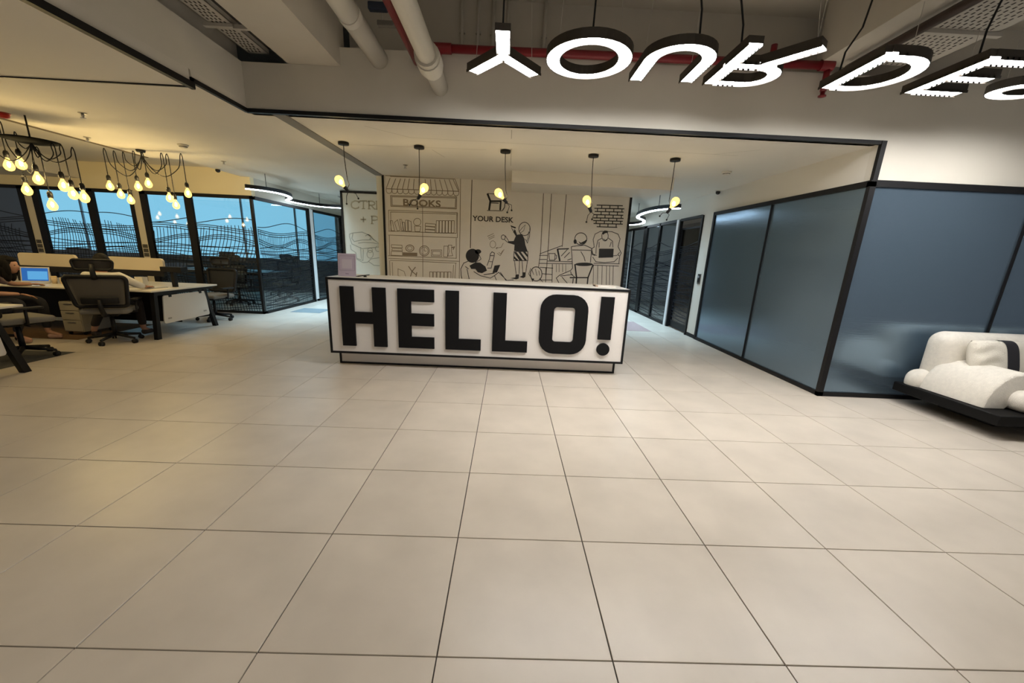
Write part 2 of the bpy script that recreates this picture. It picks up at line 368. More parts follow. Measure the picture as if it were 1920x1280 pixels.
MURAL = {
 'bookshop_drawing': [('l',0.01,[(-0.691,2.693),(0.63,2.709),(0.621,0.968)]),
  ('l',0.01,[(-0.607,2.683),(0.53,2.69),(0.608,2.507)]),
  ('l',0.01,[(-0.608,2.654),(-0.683,2.486)]),
  ('l',0.012,[(-0.684,2.479),(0.608,2.493)]),
  ('l',0.011,[(-0.509,2.652),(-0.591,2.483)]),
  ('l',0.011,[(-0.424,2.655),(-0.491,2.488)]),
  ('l',0.011,[(-0.347,2.659),(-0.398,2.485)]),
  ('l',0.011,[(-0.27,2.662),(-0.305,2.486)]),
  ('l',0.011,[(-0.186,2.663),(-0.205,2.49)]),
  ('l',0.011,[(-0.101,2.665),(-0.104,2.49)]),
  ('l',0.011,[(0.006,2.667),(0.019,2.492)]),
  ('l',0.011,[(0.099,2.668),(0.112,2.493)]),
  ('l',0.011,[(0.175,2.67),(0.205,2.494)]),
  ('l',0.011,[(0.26,2.671),(0.314,2.494)]),
  ('l',0.011,[(0.345,2.675),(0.407,2.494)]),
  ('l',0.011,[(0.429,2.679),(0.5,2.495)]),
  ('l',0.011,[(0.499,2.682),(0.593,2.5)]),
  ('l',0.009,[(-0.684,2.479),(-0.682,2.436),(-0.668,2.411),(-0.637,2.403),(-0.606,2.413),(-0.589,2.44),(-0.585,2.484)]),
  ('l',0.009,[(-0.585,2.48),(-0.583,2.437),(-0.569,2.412),(-0.538,2.404),(-0.507,2.414),(-0.491,2.441),(-0.486,2.485)]),
  ('l',0.009,[(-0.486,2.481),(-0.484,2.438),(-0.47,2.413),(-0.439,2.405),(-0.408,2.415),(-0.392,2.442),(-0.387,2.486)]),
  ('l',0.009,[(-0.387,2.482),(-0.385,2.439),(-0.371,2.414),(-0.34,2.406),(-0.309,2.417),(-0.293,2.443),(-0.288,2.487)]),
  ('l',0.009,[(-0.288,2.483),(-0.286,2.44),(-0.272,2.415),(-0.241,2.407),(-0.209,2.418),(-0.193,2.444),(-0.189,2.488)]),
  ('l',0.009,[(-0.19,2.484),(-0.187,2.441),(-0.172,2.416),(-0.141,2.409),(-0.11,2.419),(-0.094,2.445),(-0.09,2.489)]),
  ('l',0.009,[(-0.091,2.486),(-0.088,2.442),(-0.073,2.417),(-0.042,2.41),(-0.011,2.42),(0.005,2.446),(0.009,2.49)]),
  ('l',0.009,[(0.008,2.487),(0.011,2.443),(0.026,2.418),(0.057,2.411),(0.088,2.421),(0.104,2.447),(0.108,2.491)]),
  ('l',0.009,[(0.108,2.488),(0.11,2.444),(0.126,2.419),(0.157,2.412),(0.188,2.422),(0.203,2.449),(0.207,2.492)]),
  ('l',0.009,[(0.207,2.489),(0.21,2.445),(0.225,2.42),(0.256,2.413),(0.287,2.423),(0.303,2.45),(0.306,2.493)]),
  ('l',0.009,[(0.306,2.49),(0.309,2.447),(0.324,2.421),(0.355,2.414),(0.386,2.424),(0.402,2.451),(0.405,2.494)]),
  ('l',0.009,[(0.405,2.491),(0.408,2.448),(0.424,2.422),(0.455,2.415),(0.486,2.425),(0.501,2.452),(0.504,2.495)]),
  ('l',0.009,[(0.504,2.492),(0.508,2.449),(0.523,2.423),(0.554,2.416),(0.586,2.426),(0.601,2.453),(0.604,2.496)]),
  ('l',0.012,[(-0.611,2.367),(0.562,2.397),(0.556,2.198),(-0.609,2.192),(-0.611,2.367)]),
  ('l',0.01,[(-0.588,2.35),(0.544,2.378),(0.537,2.215),(-0.587,2.209),(-0.588,2.35)]),
  ('l',0.009,[(-0.658,2.123),(0.58,2.133)]),
  ('l',0.009,[(-0.671,1.764),(0.567,1.779)]),
  ('l',0.009,[(-0.674,1.695),(0.583,1.704)]),
  ('l',0.009,[(-0.695,1.332),(0.57,1.339)]),
  ('l',0.009,[(-0.689,1.285),(0.619,1.286)]),
  ('l',0.009,[(-0.658,1.252),(0.57,1.253)]),
  ('l',0.009,[(-0.658,2.123),(-0.656,1.764)]),
  ('l',0.009,[(-0.62,2.095),(-0.624,1.766)]),
  ('l',0.009,[(0.564,2.125),(0.559,1.779)]),
  ('l',0.009,[(-0.658,1.696),(-0.663,1.333)]),
  ('l',0.009,[(0.559,1.695),(0.562,1.339)]),
  ('l',0.009,[(-0.666,1.247),(-0.67,0.913)]),
  ('l',0.009,[(-0.619,1.218),(-0.621,0.915)]),
  ('l',0.009,[(0.554,1.252),(0.54,0.956)]),
  ('l',0.009,[(0.514,1.219),(0.499,0.955)]),
  ('l',0.009,[(-0.046,2.253),(-0.058,0.931)]),
  ('l',0.009,[(0.58,2.133),(0.58,1.704)]),
  ('l',0.009,[(-0.62,2.095),(0.549,2.109)]),
  ('l',0.009,[(-0.633,1.946),(-0.594,1.948),(-0.56,1.776),(-0.616,1.774),(-0.633,1.946)]),
  ('l',0.009,[(-0.556,1.919),(-0.499,1.967),(-0.457,1.788),(-0.513,1.778),(-0.556,1.919)]),
  ('l',0.009,[(-0.459,1.976),(-0.428,1.977),(-0.394,1.783),(-0.433,1.782),(-0.459,1.976)]),
  ('l',0.009,[(-0.414,1.926),(-0.374,1.927),(-0.37,1.784),(-0.402,1.783),(-0.414,1.926)]),
  ('l',0.009,[(-0.357,1.965),(-0.318,1.967),(-0.323,1.779),(-0.362,1.777),(-0.357,1.965)]),
  ('l',0.009,[(-0.31,1.967),(-0.256,1.947),(-0.251,1.782),(-0.307,1.779),(-0.31,1.967)]),
  ('l',0.009,[(-0.194,1.875),(-0.083,1.872),(-0.101,1.781),(-0.188,1.777),(-0.194,1.875)]),
  ('l',0.009,[(0.004,1.929),(0.186,1.922),(0.178,1.876),(-0.004,1.883),(0.004,1.929)]),
  ('l',0.009,[(0.004,1.876),(0.178,1.869),(0.177,1.828),(-0.005,1.826),(0.004,1.876)]),
  ('l',0.009,[(-0.005,1.82),(0.177,1.816),(0.172,1.773),(-0.006,1.777),(-0.005,1.82)]),
  ('l',0.009,[(-0.624,1.529),(-0.433,1.529),(-0.426,1.483),(-0.626,1.483),(-0.624,1.529)]),
  ('l',0.009,[(-0.61,1.468),(-0.434,1.468),(-0.427,1.429),(-0.62,1.429),(-0.61,1.468)]),
  ('l',0.009,[(-0.628,1.413),(-0.428,1.414),(-0.43,1.343),(-0.639,1.342),(-0.628,1.413)]),
  ('l',0.009,[(0.103,1.467),(0.295,1.476),(0.295,1.359),(0.102,1.358),(0.103,1.467)]),
  ('l',0.009,[(0.127,1.445),(0.271,1.451),(0.271,1.381),(0.126,1.38),(0.127,1.445)]),
  ('l',0.009,[(0.336,1.547),(0.408,1.55),(0.4,1.355),(0.327,1.36),(0.336,1.547)]),
  ('l',0.009,[(0.416,1.566),(0.48,1.569),(0.472,1.46),(0.497,1.383),(0.408,1.371),(0.432,1.458),(0.416,1.566)]),
  ('l',0.009,[(-0.518,1.103),(-0.405,1.061),(-0.375,0.958),(-0.521,0.976),(-0.518,1.103)]),
  ('l',0.009,[(0.199,1.982),(0.246,1.983),(0.242,1.773),(0.194,1.772),(0.199,1.982)]),
  ('l',0.009,[(0.254,1.985),(0.302,1.985),(0.298,1.775),(0.25,1.775),(0.254,1.985)]),
  ('l',0.009,[(0.309,1.987),(0.357,1.988),(0.353,1.778),(0.306,1.777),(0.309,1.987)]),
  ('l',0.009,[(0.365,1.989),(0.412,1.99),(0.409,1.78),(0.361,1.78),(0.365,1.989)]),
  ('l',0.009,[(0.42,1.992),(0.467,1.992),(0.465,1.783),(0.417,1.782),(0.42,1.992)]),
  ('l',0.009,[(0.475,1.994),(0.523,1.995),(0.52,1.785),(0.473,1.784),(0.475,1.994)]),
  ('l',0.01,[(0.07,1.073),(0.125,1.073),(0.121,0.939),(0.067,0.94),(0.07,1.073)]),
  ('l',0.01,[(0.138,1.076),(0.193,1.076),(0.189,0.942),(0.135,0.943),(0.138,1.076)]),
  ('l',0.01,[(0.206,1.079),(0.262,1.079),(0.258,0.945),(0.204,0.945),(0.206,1.079)]),
  ('l',0.01,[(0.275,1.081),(0.33,1.082),(0.327,0.947),(0.273,0.948),(0.275,1.081)]),
  ('l',0.01,[(0.343,1.084),(0.399,1.085),(0.396,0.95),(0.342,0.951),(0.343,1.084)]),
  ('l',0.01,[(0.412,1.087),(0.467,1.088),(0.464,0.953),(0.41,0.954),(0.412,1.087)]),
  ('l',0.009,[(-0.079,1.948),(-0.086,1.92),(-0.105,1.897),(-0.132,1.884),(-0.161,1.883),(-0.188,1.894),(-0.206,1.915),(-0.212,1.942),(-0.204,1.969),(-0.186,1.992),(-0.159,2.005),(-0.129,2.007),(-0.103,1.996),(-0.085,1.975),(-0.079,1.948)]),
  ('l',0.012,[(0.064,1.45),(0.059,1.422),(0.046,1.396),(0.026,1.376),(0.001,1.362),(-0.027,1.356),(-0.055,1.359),(-0.08,1.371),(-0.1,1.39),(-0.112,1.415),(-0.116,1.442),(-0.111,1.471),(-0.098,1.496),(-0.078,1.517),(-0.053,1.531),(-0.025,1.536),(0.003,1.533),(0.028,1.521),(0.047,1.502),(0.06,1.478),(0.064,1.45)]),
  ('l',0.008,[(0.041,1.449),(0.038,1.428),(0.028,1.409),(0.013,1.394),(-0.006,1.384),(-0.027,1.379),(-0.048,1.382),(-0.067,1.39),(-0.081,1.405),(-0.091,1.423),(-0.093,1.443),(-0.09,1.464),(-0.08,1.483),(-0.065,1.499),(-0.046,1.509),(-0.025,1.513),(-0.004,1.511),(0.014,1.502),(0.029,1.488),(0.038,1.47),(0.041,1.449)]),
  ('l',0.009,[(-0.025,1.501),(-0.026,1.446),(0.014,1.443)]),
  ('l',0.014,[(-0.216,1.485),(-0.22,1.466),(-0.231,1.449),(-0.248,1.436),(-0.268,1.426),(-0.291,1.423),(-0.314,1.424),(-0.334,1.432),(-0.35,1.444),(-0.361,1.46),(-0.364,1.478),(-0.36,1.497),(-0.349,1.514),(-0.332,1.527),(-0.311,1.536),(-0.289,1.54),(-0.266,1.538),(-0.246,1.531),(-0.23,1.519),(-0.219,1.503),(-0.216,1.485)]),
  ('l',0.009,[(-0.245,1.483),(-0.251,1.466),(-0.268,1.453),(-0.291,1.447),(-0.313,1.451),(-0.329,1.463),(-0.335,1.48),(-0.328,1.497),(-0.312,1.51),(-0.289,1.516),(-0.267,1.512),(-0.251,1.5),(-0.245,1.483)]),
  ('f',0,[(-0.42,1.403),(-0.155,1.407),(-0.156,1.347),(-0.422,1.341)]),
  ('l',0.016,[(-0.259,1.067),(-0.322,1.159)]),
  ('l',0.016,[(-0.259,1.067),(-0.192,1.149)]),
  ('l',0.016,[(-0.259,1.067),(-0.294,0.961)]),
  ('l',0.016,[(-0.259,1.067),(-0.179,1.006)]),
  ('l',0.016,[(-0.269,0.962),(-0.188,0.966),(-0.17,1.055)]),
  ('l',0.016,[(0.472,1.522),(0.528,1.54),(0.504,1.492)])],
 'column_lines_drawing': [('l',0.014,[(0.832,2.693),(0.824,2.251),(0.821,1.531)]),
  ('l',0.012,[(2.107,2.56),(2.116,1.485),(2.094,1.242)]),
  ('l',0.012,[(2.251,2.566),(2.252,1.547),(2.244,1.103)]),
  ('l',0.012,[(2.516,2.578),(2.509,1.628)])],
 'chair_icon_drawing': [('l',0.034,[(1.109,2.479),(1.165,2.357),(1.147,2.202)]),
  ('l',0.03,[(1.157,2.353),(1.351,2.362),(1.346,2.21)]),
  ('l',0.014,[(1.166,2.327),(1.315,2.325)]),
  ('l',0.01,[(1.109,2.479),(1.235,2.478)]),
  ('l',0.01,[(1.11,2.193),(1.379,2.202)]),
  ('l',0.014,[(1.427,2.333),(1.422,2.263),(1.386,2.205)])],
 'standing_woman_drawing': [('l',0.012,[(1.902,1.914),(1.899,1.878),(1.886,1.845),(1.865,1.818),(1.837,1.801),(1.805,1.794),(1.773,1.798),(1.743,1.813),(1.719,1.838),(1.703,1.869),(1.696,1.905),(1.7,1.941),(1.713,1.973),(1.734,1.999),(1.762,2.017),(1.793,2.024),(1.825,2.02),(1.855,2.005),(1.879,1.98),(1.895,1.949),(1.902,1.914)]),
  ('l',0.008,[(1.71,1.862),(1.753,1.922),(1.811,1.982),(1.786,1.88),(1.727,1.834)]),
  ('l',0.01,[(1.897,1.928),(1.897,1.783),(1.865,1.665),(1.823,1.736)]),
  ('l',0.008,[(1.877,1.869),(1.868,1.753),(1.848,1.693)]),
  ('f',0,[(1.668,1.802),(1.758,1.821),(1.808,1.735),(1.829,1.634),(1.873,1.525),(1.743,1.504),(1.627,1.522),(1.63,1.625),(1.506,1.654),(1.505,1.681),(1.611,1.69),(1.646,1.779),(1.589,1.857),(1.633,1.888)]),
  ('l',0.012,[(1.627,1.507),(1.881,1.518),(1.889,1.354),(1.627,1.343),(1.627,1.507)]),
  ('f',0,[(1.628,1.492),(1.666,1.501),(1.796,1.353),(1.735,1.347)]),
  ('f',0,[(1.704,1.503),(1.75,1.505),(1.87,1.361),(1.831,1.352)]),
  ('f',0,[(1.623,1.432),(1.625,1.388),(1.673,1.345),(1.722,1.347)]),
  ('f',0,[(1.789,1.509),(1.835,1.511),(1.884,1.451),(1.887,1.406)]),
  ('l',0.011,[(1.642,1.336),(1.684,1.103)]),
  ('l',0.011,[(1.735,1.34),(1.738,1.106)]),
  ('l',0.011,[(1.782,1.342),(1.807,1.139)]),
  ('l',0.011,[(1.882,1.346),(1.862,1.141)]),
  ('f',0,[(1.676,1.095),(1.739,1.098),(1.735,1.021),(1.688,1.004),(1.578,1.022),(1.671,1.039)]),
  ('f',0,[(1.799,1.139),(1.862,1.141),(1.858,1.057),(1.82,1.033),(1.749,1.053),(1.802,1.078)]),
  ('f',0,[(1.539,1.963),(1.646,1.931),(1.632,1.909),(1.555,1.935)]),
  ('l',0.01,[(1.563,1.928),(1.581,1.878),(1.626,1.887)]),
  ('l',0.011,[(1.455,1.749),(1.451,1.729),(1.438,1.713),(1.42,1.707),(1.401,1.712),(1.387,1.726),(1.382,1.746),(1.386,1.767),(1.399,1.782),(1.417,1.788),(1.435,1.784),(1.449,1.769),(1.455,1.749)]),
  ('l',0.01,[(1.455,1.778),(1.52,1.686)]),
  ('l',0.01,[(1.439,1.712),(1.501,1.661)])],
 'scribble_drawing': [('l',0.009,[(1.129,1.75),(1.241,1.806)]),
  ('l',0.009,[(1.145,1.721),(1.257,1.777)]),
  ('l',0.009,[(1.161,1.7),(1.258,1.748)]),
  ('l',0.009,[(1.422,1.646),(1.387,1.571),(1.295,1.552)]),
  ('l',0.009,[(1.318,1.568),(1.292,1.552),(1.314,1.535)]),
  ('l',0.009,[(1.313,1.464),(1.376,1.422),(1.442,1.536)]),
  ('l',0.009,[(1.344,1.48),(1.383,1.452),(1.419,1.513)]),
  ('l',0.008,[(1.285,1.618),(1.281,1.591),(1.267,1.569),(1.246,1.556),(1.222,1.555),(1.2,1.566),(1.184,1.587),(1.178,1.613),(1.183,1.64),(1.197,1.662),(1.218,1.675),(1.242,1.676),(1.264,1.665),(1.279,1.644),(1.285,1.618)])],
 'reclining_man_drawing': [('f',0,[(0.984,1.402),(0.98,1.368),(0.968,1.336),(0.947,1.309),(0.92,1.288),(0.888,1.275),(0.854,1.271),(0.821,1.277),(0.791,1.291),(0.766,1.314),(0.749,1.343),(0.739,1.375),(0.739,1.409),(0.748,1.442),(0.765,1.472),(0.789,1.496),(0.819,1.513),(0.852,1.521),(0.885,1.52),(0.917,1.509),(0.944,1.491),(0.966,1.465),(0.979,1.434)]),
  ('f',0,[(1.021,1.478),(1.016,1.46),(1.001,1.446),(0.98,1.436),(0.955,1.434),(0.931,1.439),(0.914,1.451),(0.905,1.468),(0.907,1.485),(0.919,1.501),(0.939,1.512),(0.963,1.517),(0.987,1.514),(1.007,1.504),(1.019,1.489)]),
  ('l',0.01,[(0.976,1.434),(1.0,1.391),(1.021,1.347),(0.994,1.323),(0.917,1.282)]),
  ('f',0,[(0.81,1.218),(0.917,1.282),(1.01,1.279),(1.104,1.215),(1.137,1.141),(1.045,1.091),(0.967,1.103),(0.919,1.162),(0.842,1.159)]),
  ('l',0.012,[(1.135,1.232),(1.178,1.354),(1.191,1.444),(1.221,1.482),(1.267,1.462),(1.261,1.402),(1.234,1.296),(1.214,1.19),(1.144,1.187)]),
  ('l',0.014,[(1.184,1.414),(1.253,1.417)]),
  ('l',0.01,[(1.172,1.308),(1.234,1.304)]),
  ('f',0,[(1.274,1.238),(1.382,1.257),(1.325,1.118),(1.24,1.103)]),
  ('l',0.014,[(1.077,1.062),(1.279,1.101)]),
  ('l',0.012,[(0.809,1.308),(0.701,1.258),(0.648,1.15),(0.657,1.029),(0.681,0.938)]),
  ('l',0.012,[(0.764,1.155),(0.814,0.944)]),
  ('l',0.012,[(0.733,1.199),(0.795,1.157)]),
  ('l',0.012,[(0.889,1.115),(1.015,1.044),(1.203,1.006),(1.28,1.056),(1.356,1.12),(1.534,0.959)]),
  ('l',0.012,[(1.28,1.056),(1.33,0.95)]),
  ('l',0.012,[(1.387,1.121),(1.502,0.973),(1.642,0.994)])],
 'child_head_drawing': [('l',0.014,[(2.167,1.124),(2.164,1.084),(2.151,1.047),(2.129,1.017),(2.099,0.997),(2.066,0.989),(2.031,0.994),(2.0,1.011),(1.974,1.039),(1.956,1.075),(1.949,1.115),(1.952,1.155),(1.966,1.191),(1.988,1.221),(2.017,1.24),(2.051,1.248),(2.085,1.243),(2.116,1.226),(2.142,1.199),(2.159,1.163),(2.167,1.124)]),
  ('l',0.009,[(1.951,1.221),(1.918,1.113),(1.955,1.069)]),
  ('l',0.009,[(1.986,1.009),(2.004,0.963)]),
  ('l',0.009,[(2.125,1.045),(2.209,0.957)]),
  ('l',0.009,[(1.976,1.192),(2.012,1.102)]),
  ('l',0.009,[(2.037,1.21),(2.075,1.089)]),
  ('l',0.009,[(2.101,1.182),(2.13,1.092)]),
  ('f',0,[(1.969,1.031),(2.024,1.034),(2.018,0.995),(1.987,0.99)])],
 'counter_drawing': [('l',0.011,[(2.102,1.484),(2.508,1.649)]),
  ('l',0.011,[(2.096,1.456),(2.25,1.462)]),
  ('l',0.011,[(2.1,1.385),(2.24,1.391)]),
  ('l',0.011,[(2.105,1.314),(2.716,1.333)]),
  ('l',0.011,[(2.242,1.362),(2.713,1.368)]),
  ('l',0.011,[(2.116,1.242),(2.368,1.239)]),
  ('l',0.011,[(2.348,1.31),(2.366,0.948)]),
  ('l',0.011,[(2.234,1.248),(2.246,0.958)]),
  ('l',0.011,[(2.168,1.129),(2.361,1.123)]),
  ('l',0.011,[(2.13,1.011),(2.368,1.021)]),
  ('l',0.011,[(3.114,1.357),(3.602,1.37)]),
  ('l',0.011,[(3.117,1.325),(3.592,1.327)]),
  ('l',0.011,[(3.587,1.498),(3.586,1.377)]),
  ('l',0.011,[(2.388,1.482),(2.418,1.469),(2.415,1.413),(2.387,1.397)]),
  ('l',0.011,[(2.269,1.498),(2.387,1.503),(2.388,1.383),(2.292,1.379),(2.269,1.498)]),
  ('l',0.007,[(2.422,1.313),(2.432,1.169)]),
  ('l',0.007,[(2.474,1.315),(2.484,1.172)]),
  ('l',0.007,[(2.54,1.318),(2.551,1.174)]),
  ('l',0.007,[(2.599,1.32),(2.61,1.177)]),
  ('l',0.008,[(3.117,1.321),(3.143,0.959)]),
  ('l',0.008,[(3.199,1.325),(3.225,0.962)]),
  ('l',0.008,[(3.28,1.328),(3.307,0.966)]),
  ('l',0.008,[(3.361,1.331),(3.39,0.969)]),
  ('l',0.008,[(3.42,1.334),(3.45,0.972)]),
  ('l',0.008,[(3.487,1.337),(3.517,0.974)])],
 'bald_man_drawing': [('l',0.03,[(2.425,1.583),(2.484,1.373)]),
  ('l',0.02,[(2.418,1.582),(2.636,1.599)]),
  ('l',0.012,[(2.5,1.459),(2.608,1.584)]),
  ('l',0.012,[(2.561,1.433),(2.656,1.536)]),
  ('l',0.012,[(2.623,1.393),(2.694,1.424)]),
  ('l',0.012,[(2.677,1.636),(2.763,1.653),(2.923,1.674),(3.052,1.624),(3.083,1.526),(3.159,1.501)]),
  ('l',0.012,[(2.677,1.636),(2.71,1.411),(2.73,1.254),(2.697,1.21),(2.496,1.114),(2.44,1.061),(2.508,0.954)]),
  ('l',0.012,[(3.056,1.582),(3.054,1.369)]),
  ('l',0.012,[(2.696,1.58),(3.048,1.588)]),
  ('l',0.012,[(2.859,1.559),(2.927,1.463),(2.956,1.386)]),
  ('l',0.012,[(2.543,1.087),(2.672,0.954)]),
  ('l',0.012,[(2.512,1.1),(2.747,1.139)]),
  ('l',0.012,[(2.698,1.195),(2.717,1.138),(2.78,1.097)]),
  ('l',0.013,[(2.95,1.787),(2.948,1.754),(2.935,1.724),(2.912,1.7),(2.883,1.683),(2.849,1.677),(2.815,1.68),(2.782,1.694),(2.756,1.716),(2.738,1.745),(2.73,1.777),(2.732,1.81),(2.746,1.84),(2.768,1.864),(2.797,1.88),(2.831,1.887),(2.865,1.883),(2.897,1.87),(2.924,1.848),(2.942,1.819),(2.95,1.787)]),
  ('f',0,[(2.769,1.73),(2.767,1.71),(2.758,1.695),(2.745,1.688),(2.73,1.691),(2.718,1.704),(2.711,1.723),(2.711,1.743),(2.718,1.76),(2.73,1.77),(2.745,1.769),(2.758,1.759),(2.767,1.741)]),
  ('f',0,[(2.8,1.739),(2.846,1.713),(2.916,1.751),(2.94,1.773),(2.949,1.742),(2.906,1.695),(2.833,1.691)]),
  ('l',0.026,[(2.769,1.328),(2.819,1.084),(2.822,0.953)]),
  ('l',0.024,[(3.109,1.335),(3.034,1.093),(3.033,0.947)]),
  ('f',0,[(3.104,1.339),(3.097,1.329),(3.076,1.32),(3.043,1.312),(3.0,1.305),(2.952,1.301),(2.903,1.3),(2.856,1.301),(2.817,1.306),(2.789,1.313),(2.775,1.321),(2.775,1.33),(2.79,1.34),(2.818,1.349),(2.857,1.356),(2.903,1.361),(2.953,1.364),(3.001,1.364),(3.044,1.361),(3.077,1.355),(3.097,1.347)]),
  ('l',0.022,[(2.692,1.079),(3.049,1.094)]),
  ('l',0.016,[(2.76,1.067),(2.754,0.957)])],
 'armchair_man_drawing': [('l',0.011,[(3.102,1.64),(3.066,1.778),(3.093,1.876),(3.19,1.929),(3.393,1.931),(3.514,1.894),(3.559,1.813),(3.538,1.673),(3.61,1.563),(3.587,1.505),(3.547,1.532),(3.579,1.576)]),
  ('l',0.011,[(3.1,1.654),(3.053,1.61),(3.077,1.512),(3.13,1.5)]),
  ('l',0.011,[(3.088,1.47),(3.155,1.387),(3.319,1.38),(3.495,1.402),(3.56,1.476)]),
  ('l',0.011,[(3.191,1.474),(3.541,1.518)]),
  ('l',0.011,[(3.231,1.813),(3.155,1.768),(3.137,1.655),(3.142,1.529)]),
  ('l',0.011,[(3.34,1.818),(3.426,1.766),(3.445,1.655)]),
  ('l',0.011,[(3.18,1.741),(3.189,1.644)]),
  ('l',0.011,[(3.405,1.751),(3.385,1.666)]),
  ('l',0.011,[(3.254,1.8),(3.293,1.771),(3.32,1.796)]),
  ('l',0.011,[(3.336,1.852),(3.336,1.826),(3.33,1.801),(3.319,1.782),(3.304,1.769),(3.287,1.764),(3.268,1.767),(3.251,1.779),(3.236,1.797),(3.226,1.821),(3.22,1.847),(3.22,1.874),(3.226,1.898),(3.237,1.917),(3.252,1.93),(3.269,1.935),(3.288,1.932),(3.305,1.92),(3.32,1.902),(3.331,1.878),(3.336,1.852)]),
  ('f',0,[(3.219,1.902),(3.261,1.946),(3.317,1.941),(3.326,1.911),(3.273,1.898),(3.24,1.869)]),
  ('f',0,[(3.191,1.623),(3.462,1.634),(3.468,1.479),(3.2,1.46)])],
 'brick_drawing': [('l',0.016,[(3.074,2.371),(3.546,2.381)]),
  ('l',0.016,[(3.037,2.316),(3.58,2.329)]),
  ('l',0.016,[(3.049,2.263),(3.572,2.275)]),
  ('l',0.016,[(3.04,2.208),(3.571,2.221)]),
  ('l',0.016,[(3.031,2.154),(3.584,2.167)]),
  ('l',0.016,[(3.035,2.107),(3.575,2.119)]),
  ('l',0.016,[(3.047,2.057),(3.581,2.069)]),
  ('l',0.016,[(3.11,2.005),(3.486,2.01)]),
  ('l',0.016,[(3.167,2.372),(3.17,2.316)]),
  ('l',0.016,[(3.314,2.379),(3.317,2.323)]),
  ('l',0.016,[(3.461,2.385),(3.464,2.329)]),
  ('l',0.016,[(3.095,2.316),(3.098,2.259)]),
  ('l',0.016,[(3.242,2.322),(3.245,2.266)]),
  ('l',0.016,[(3.389,2.328),(3.393,2.272)]),
  ('l',0.016,[(3.536,2.335),(3.54,2.279)]),
  ('l',0.016,[(3.166,2.265),(3.169,2.209)]),
  ('l',0.016,[(3.314,2.272),(3.317,2.215)]),
  ('l',0.016,[(3.461,2.278),(3.464,2.222)]),
  ('l',0.016,[(3.095,2.208),(3.097,2.151)]),
  ('l',0.016,[(3.242,2.214),(3.245,2.158)]),
  ('l',0.016,[(3.39,2.221),(3.393,2.164)]),
  ('l',0.016,[(3.537,2.227),(3.541,2.171)]),
  ('l',0.016,[(3.166,2.157),(3.168,2.107)]),
  ('l',0.016,[(3.314,2.164),(3.316,2.113)]),
  ('l',0.016,[(3.461,2.17),(3.464,2.12)]),
  ('l',0.016,[(3.093,2.106),(3.095,2.053)]),
  ('l',0.016,[(3.241,2.113),(3.243,2.06)]),
  ('l',0.016,[(3.389,2.119),(3.392,2.066)]),
  ('l',0.016,[(3.537,2.126),(3.54,2.073)]),
  ('l',0.016,[(3.164,2.059),(3.167,2.002)]),
  ('l',0.016,[(3.312,2.066),(3.315,2.008)]),
  ('l',0.016,[(3.461,2.072),(3.464,2.015)])],
}
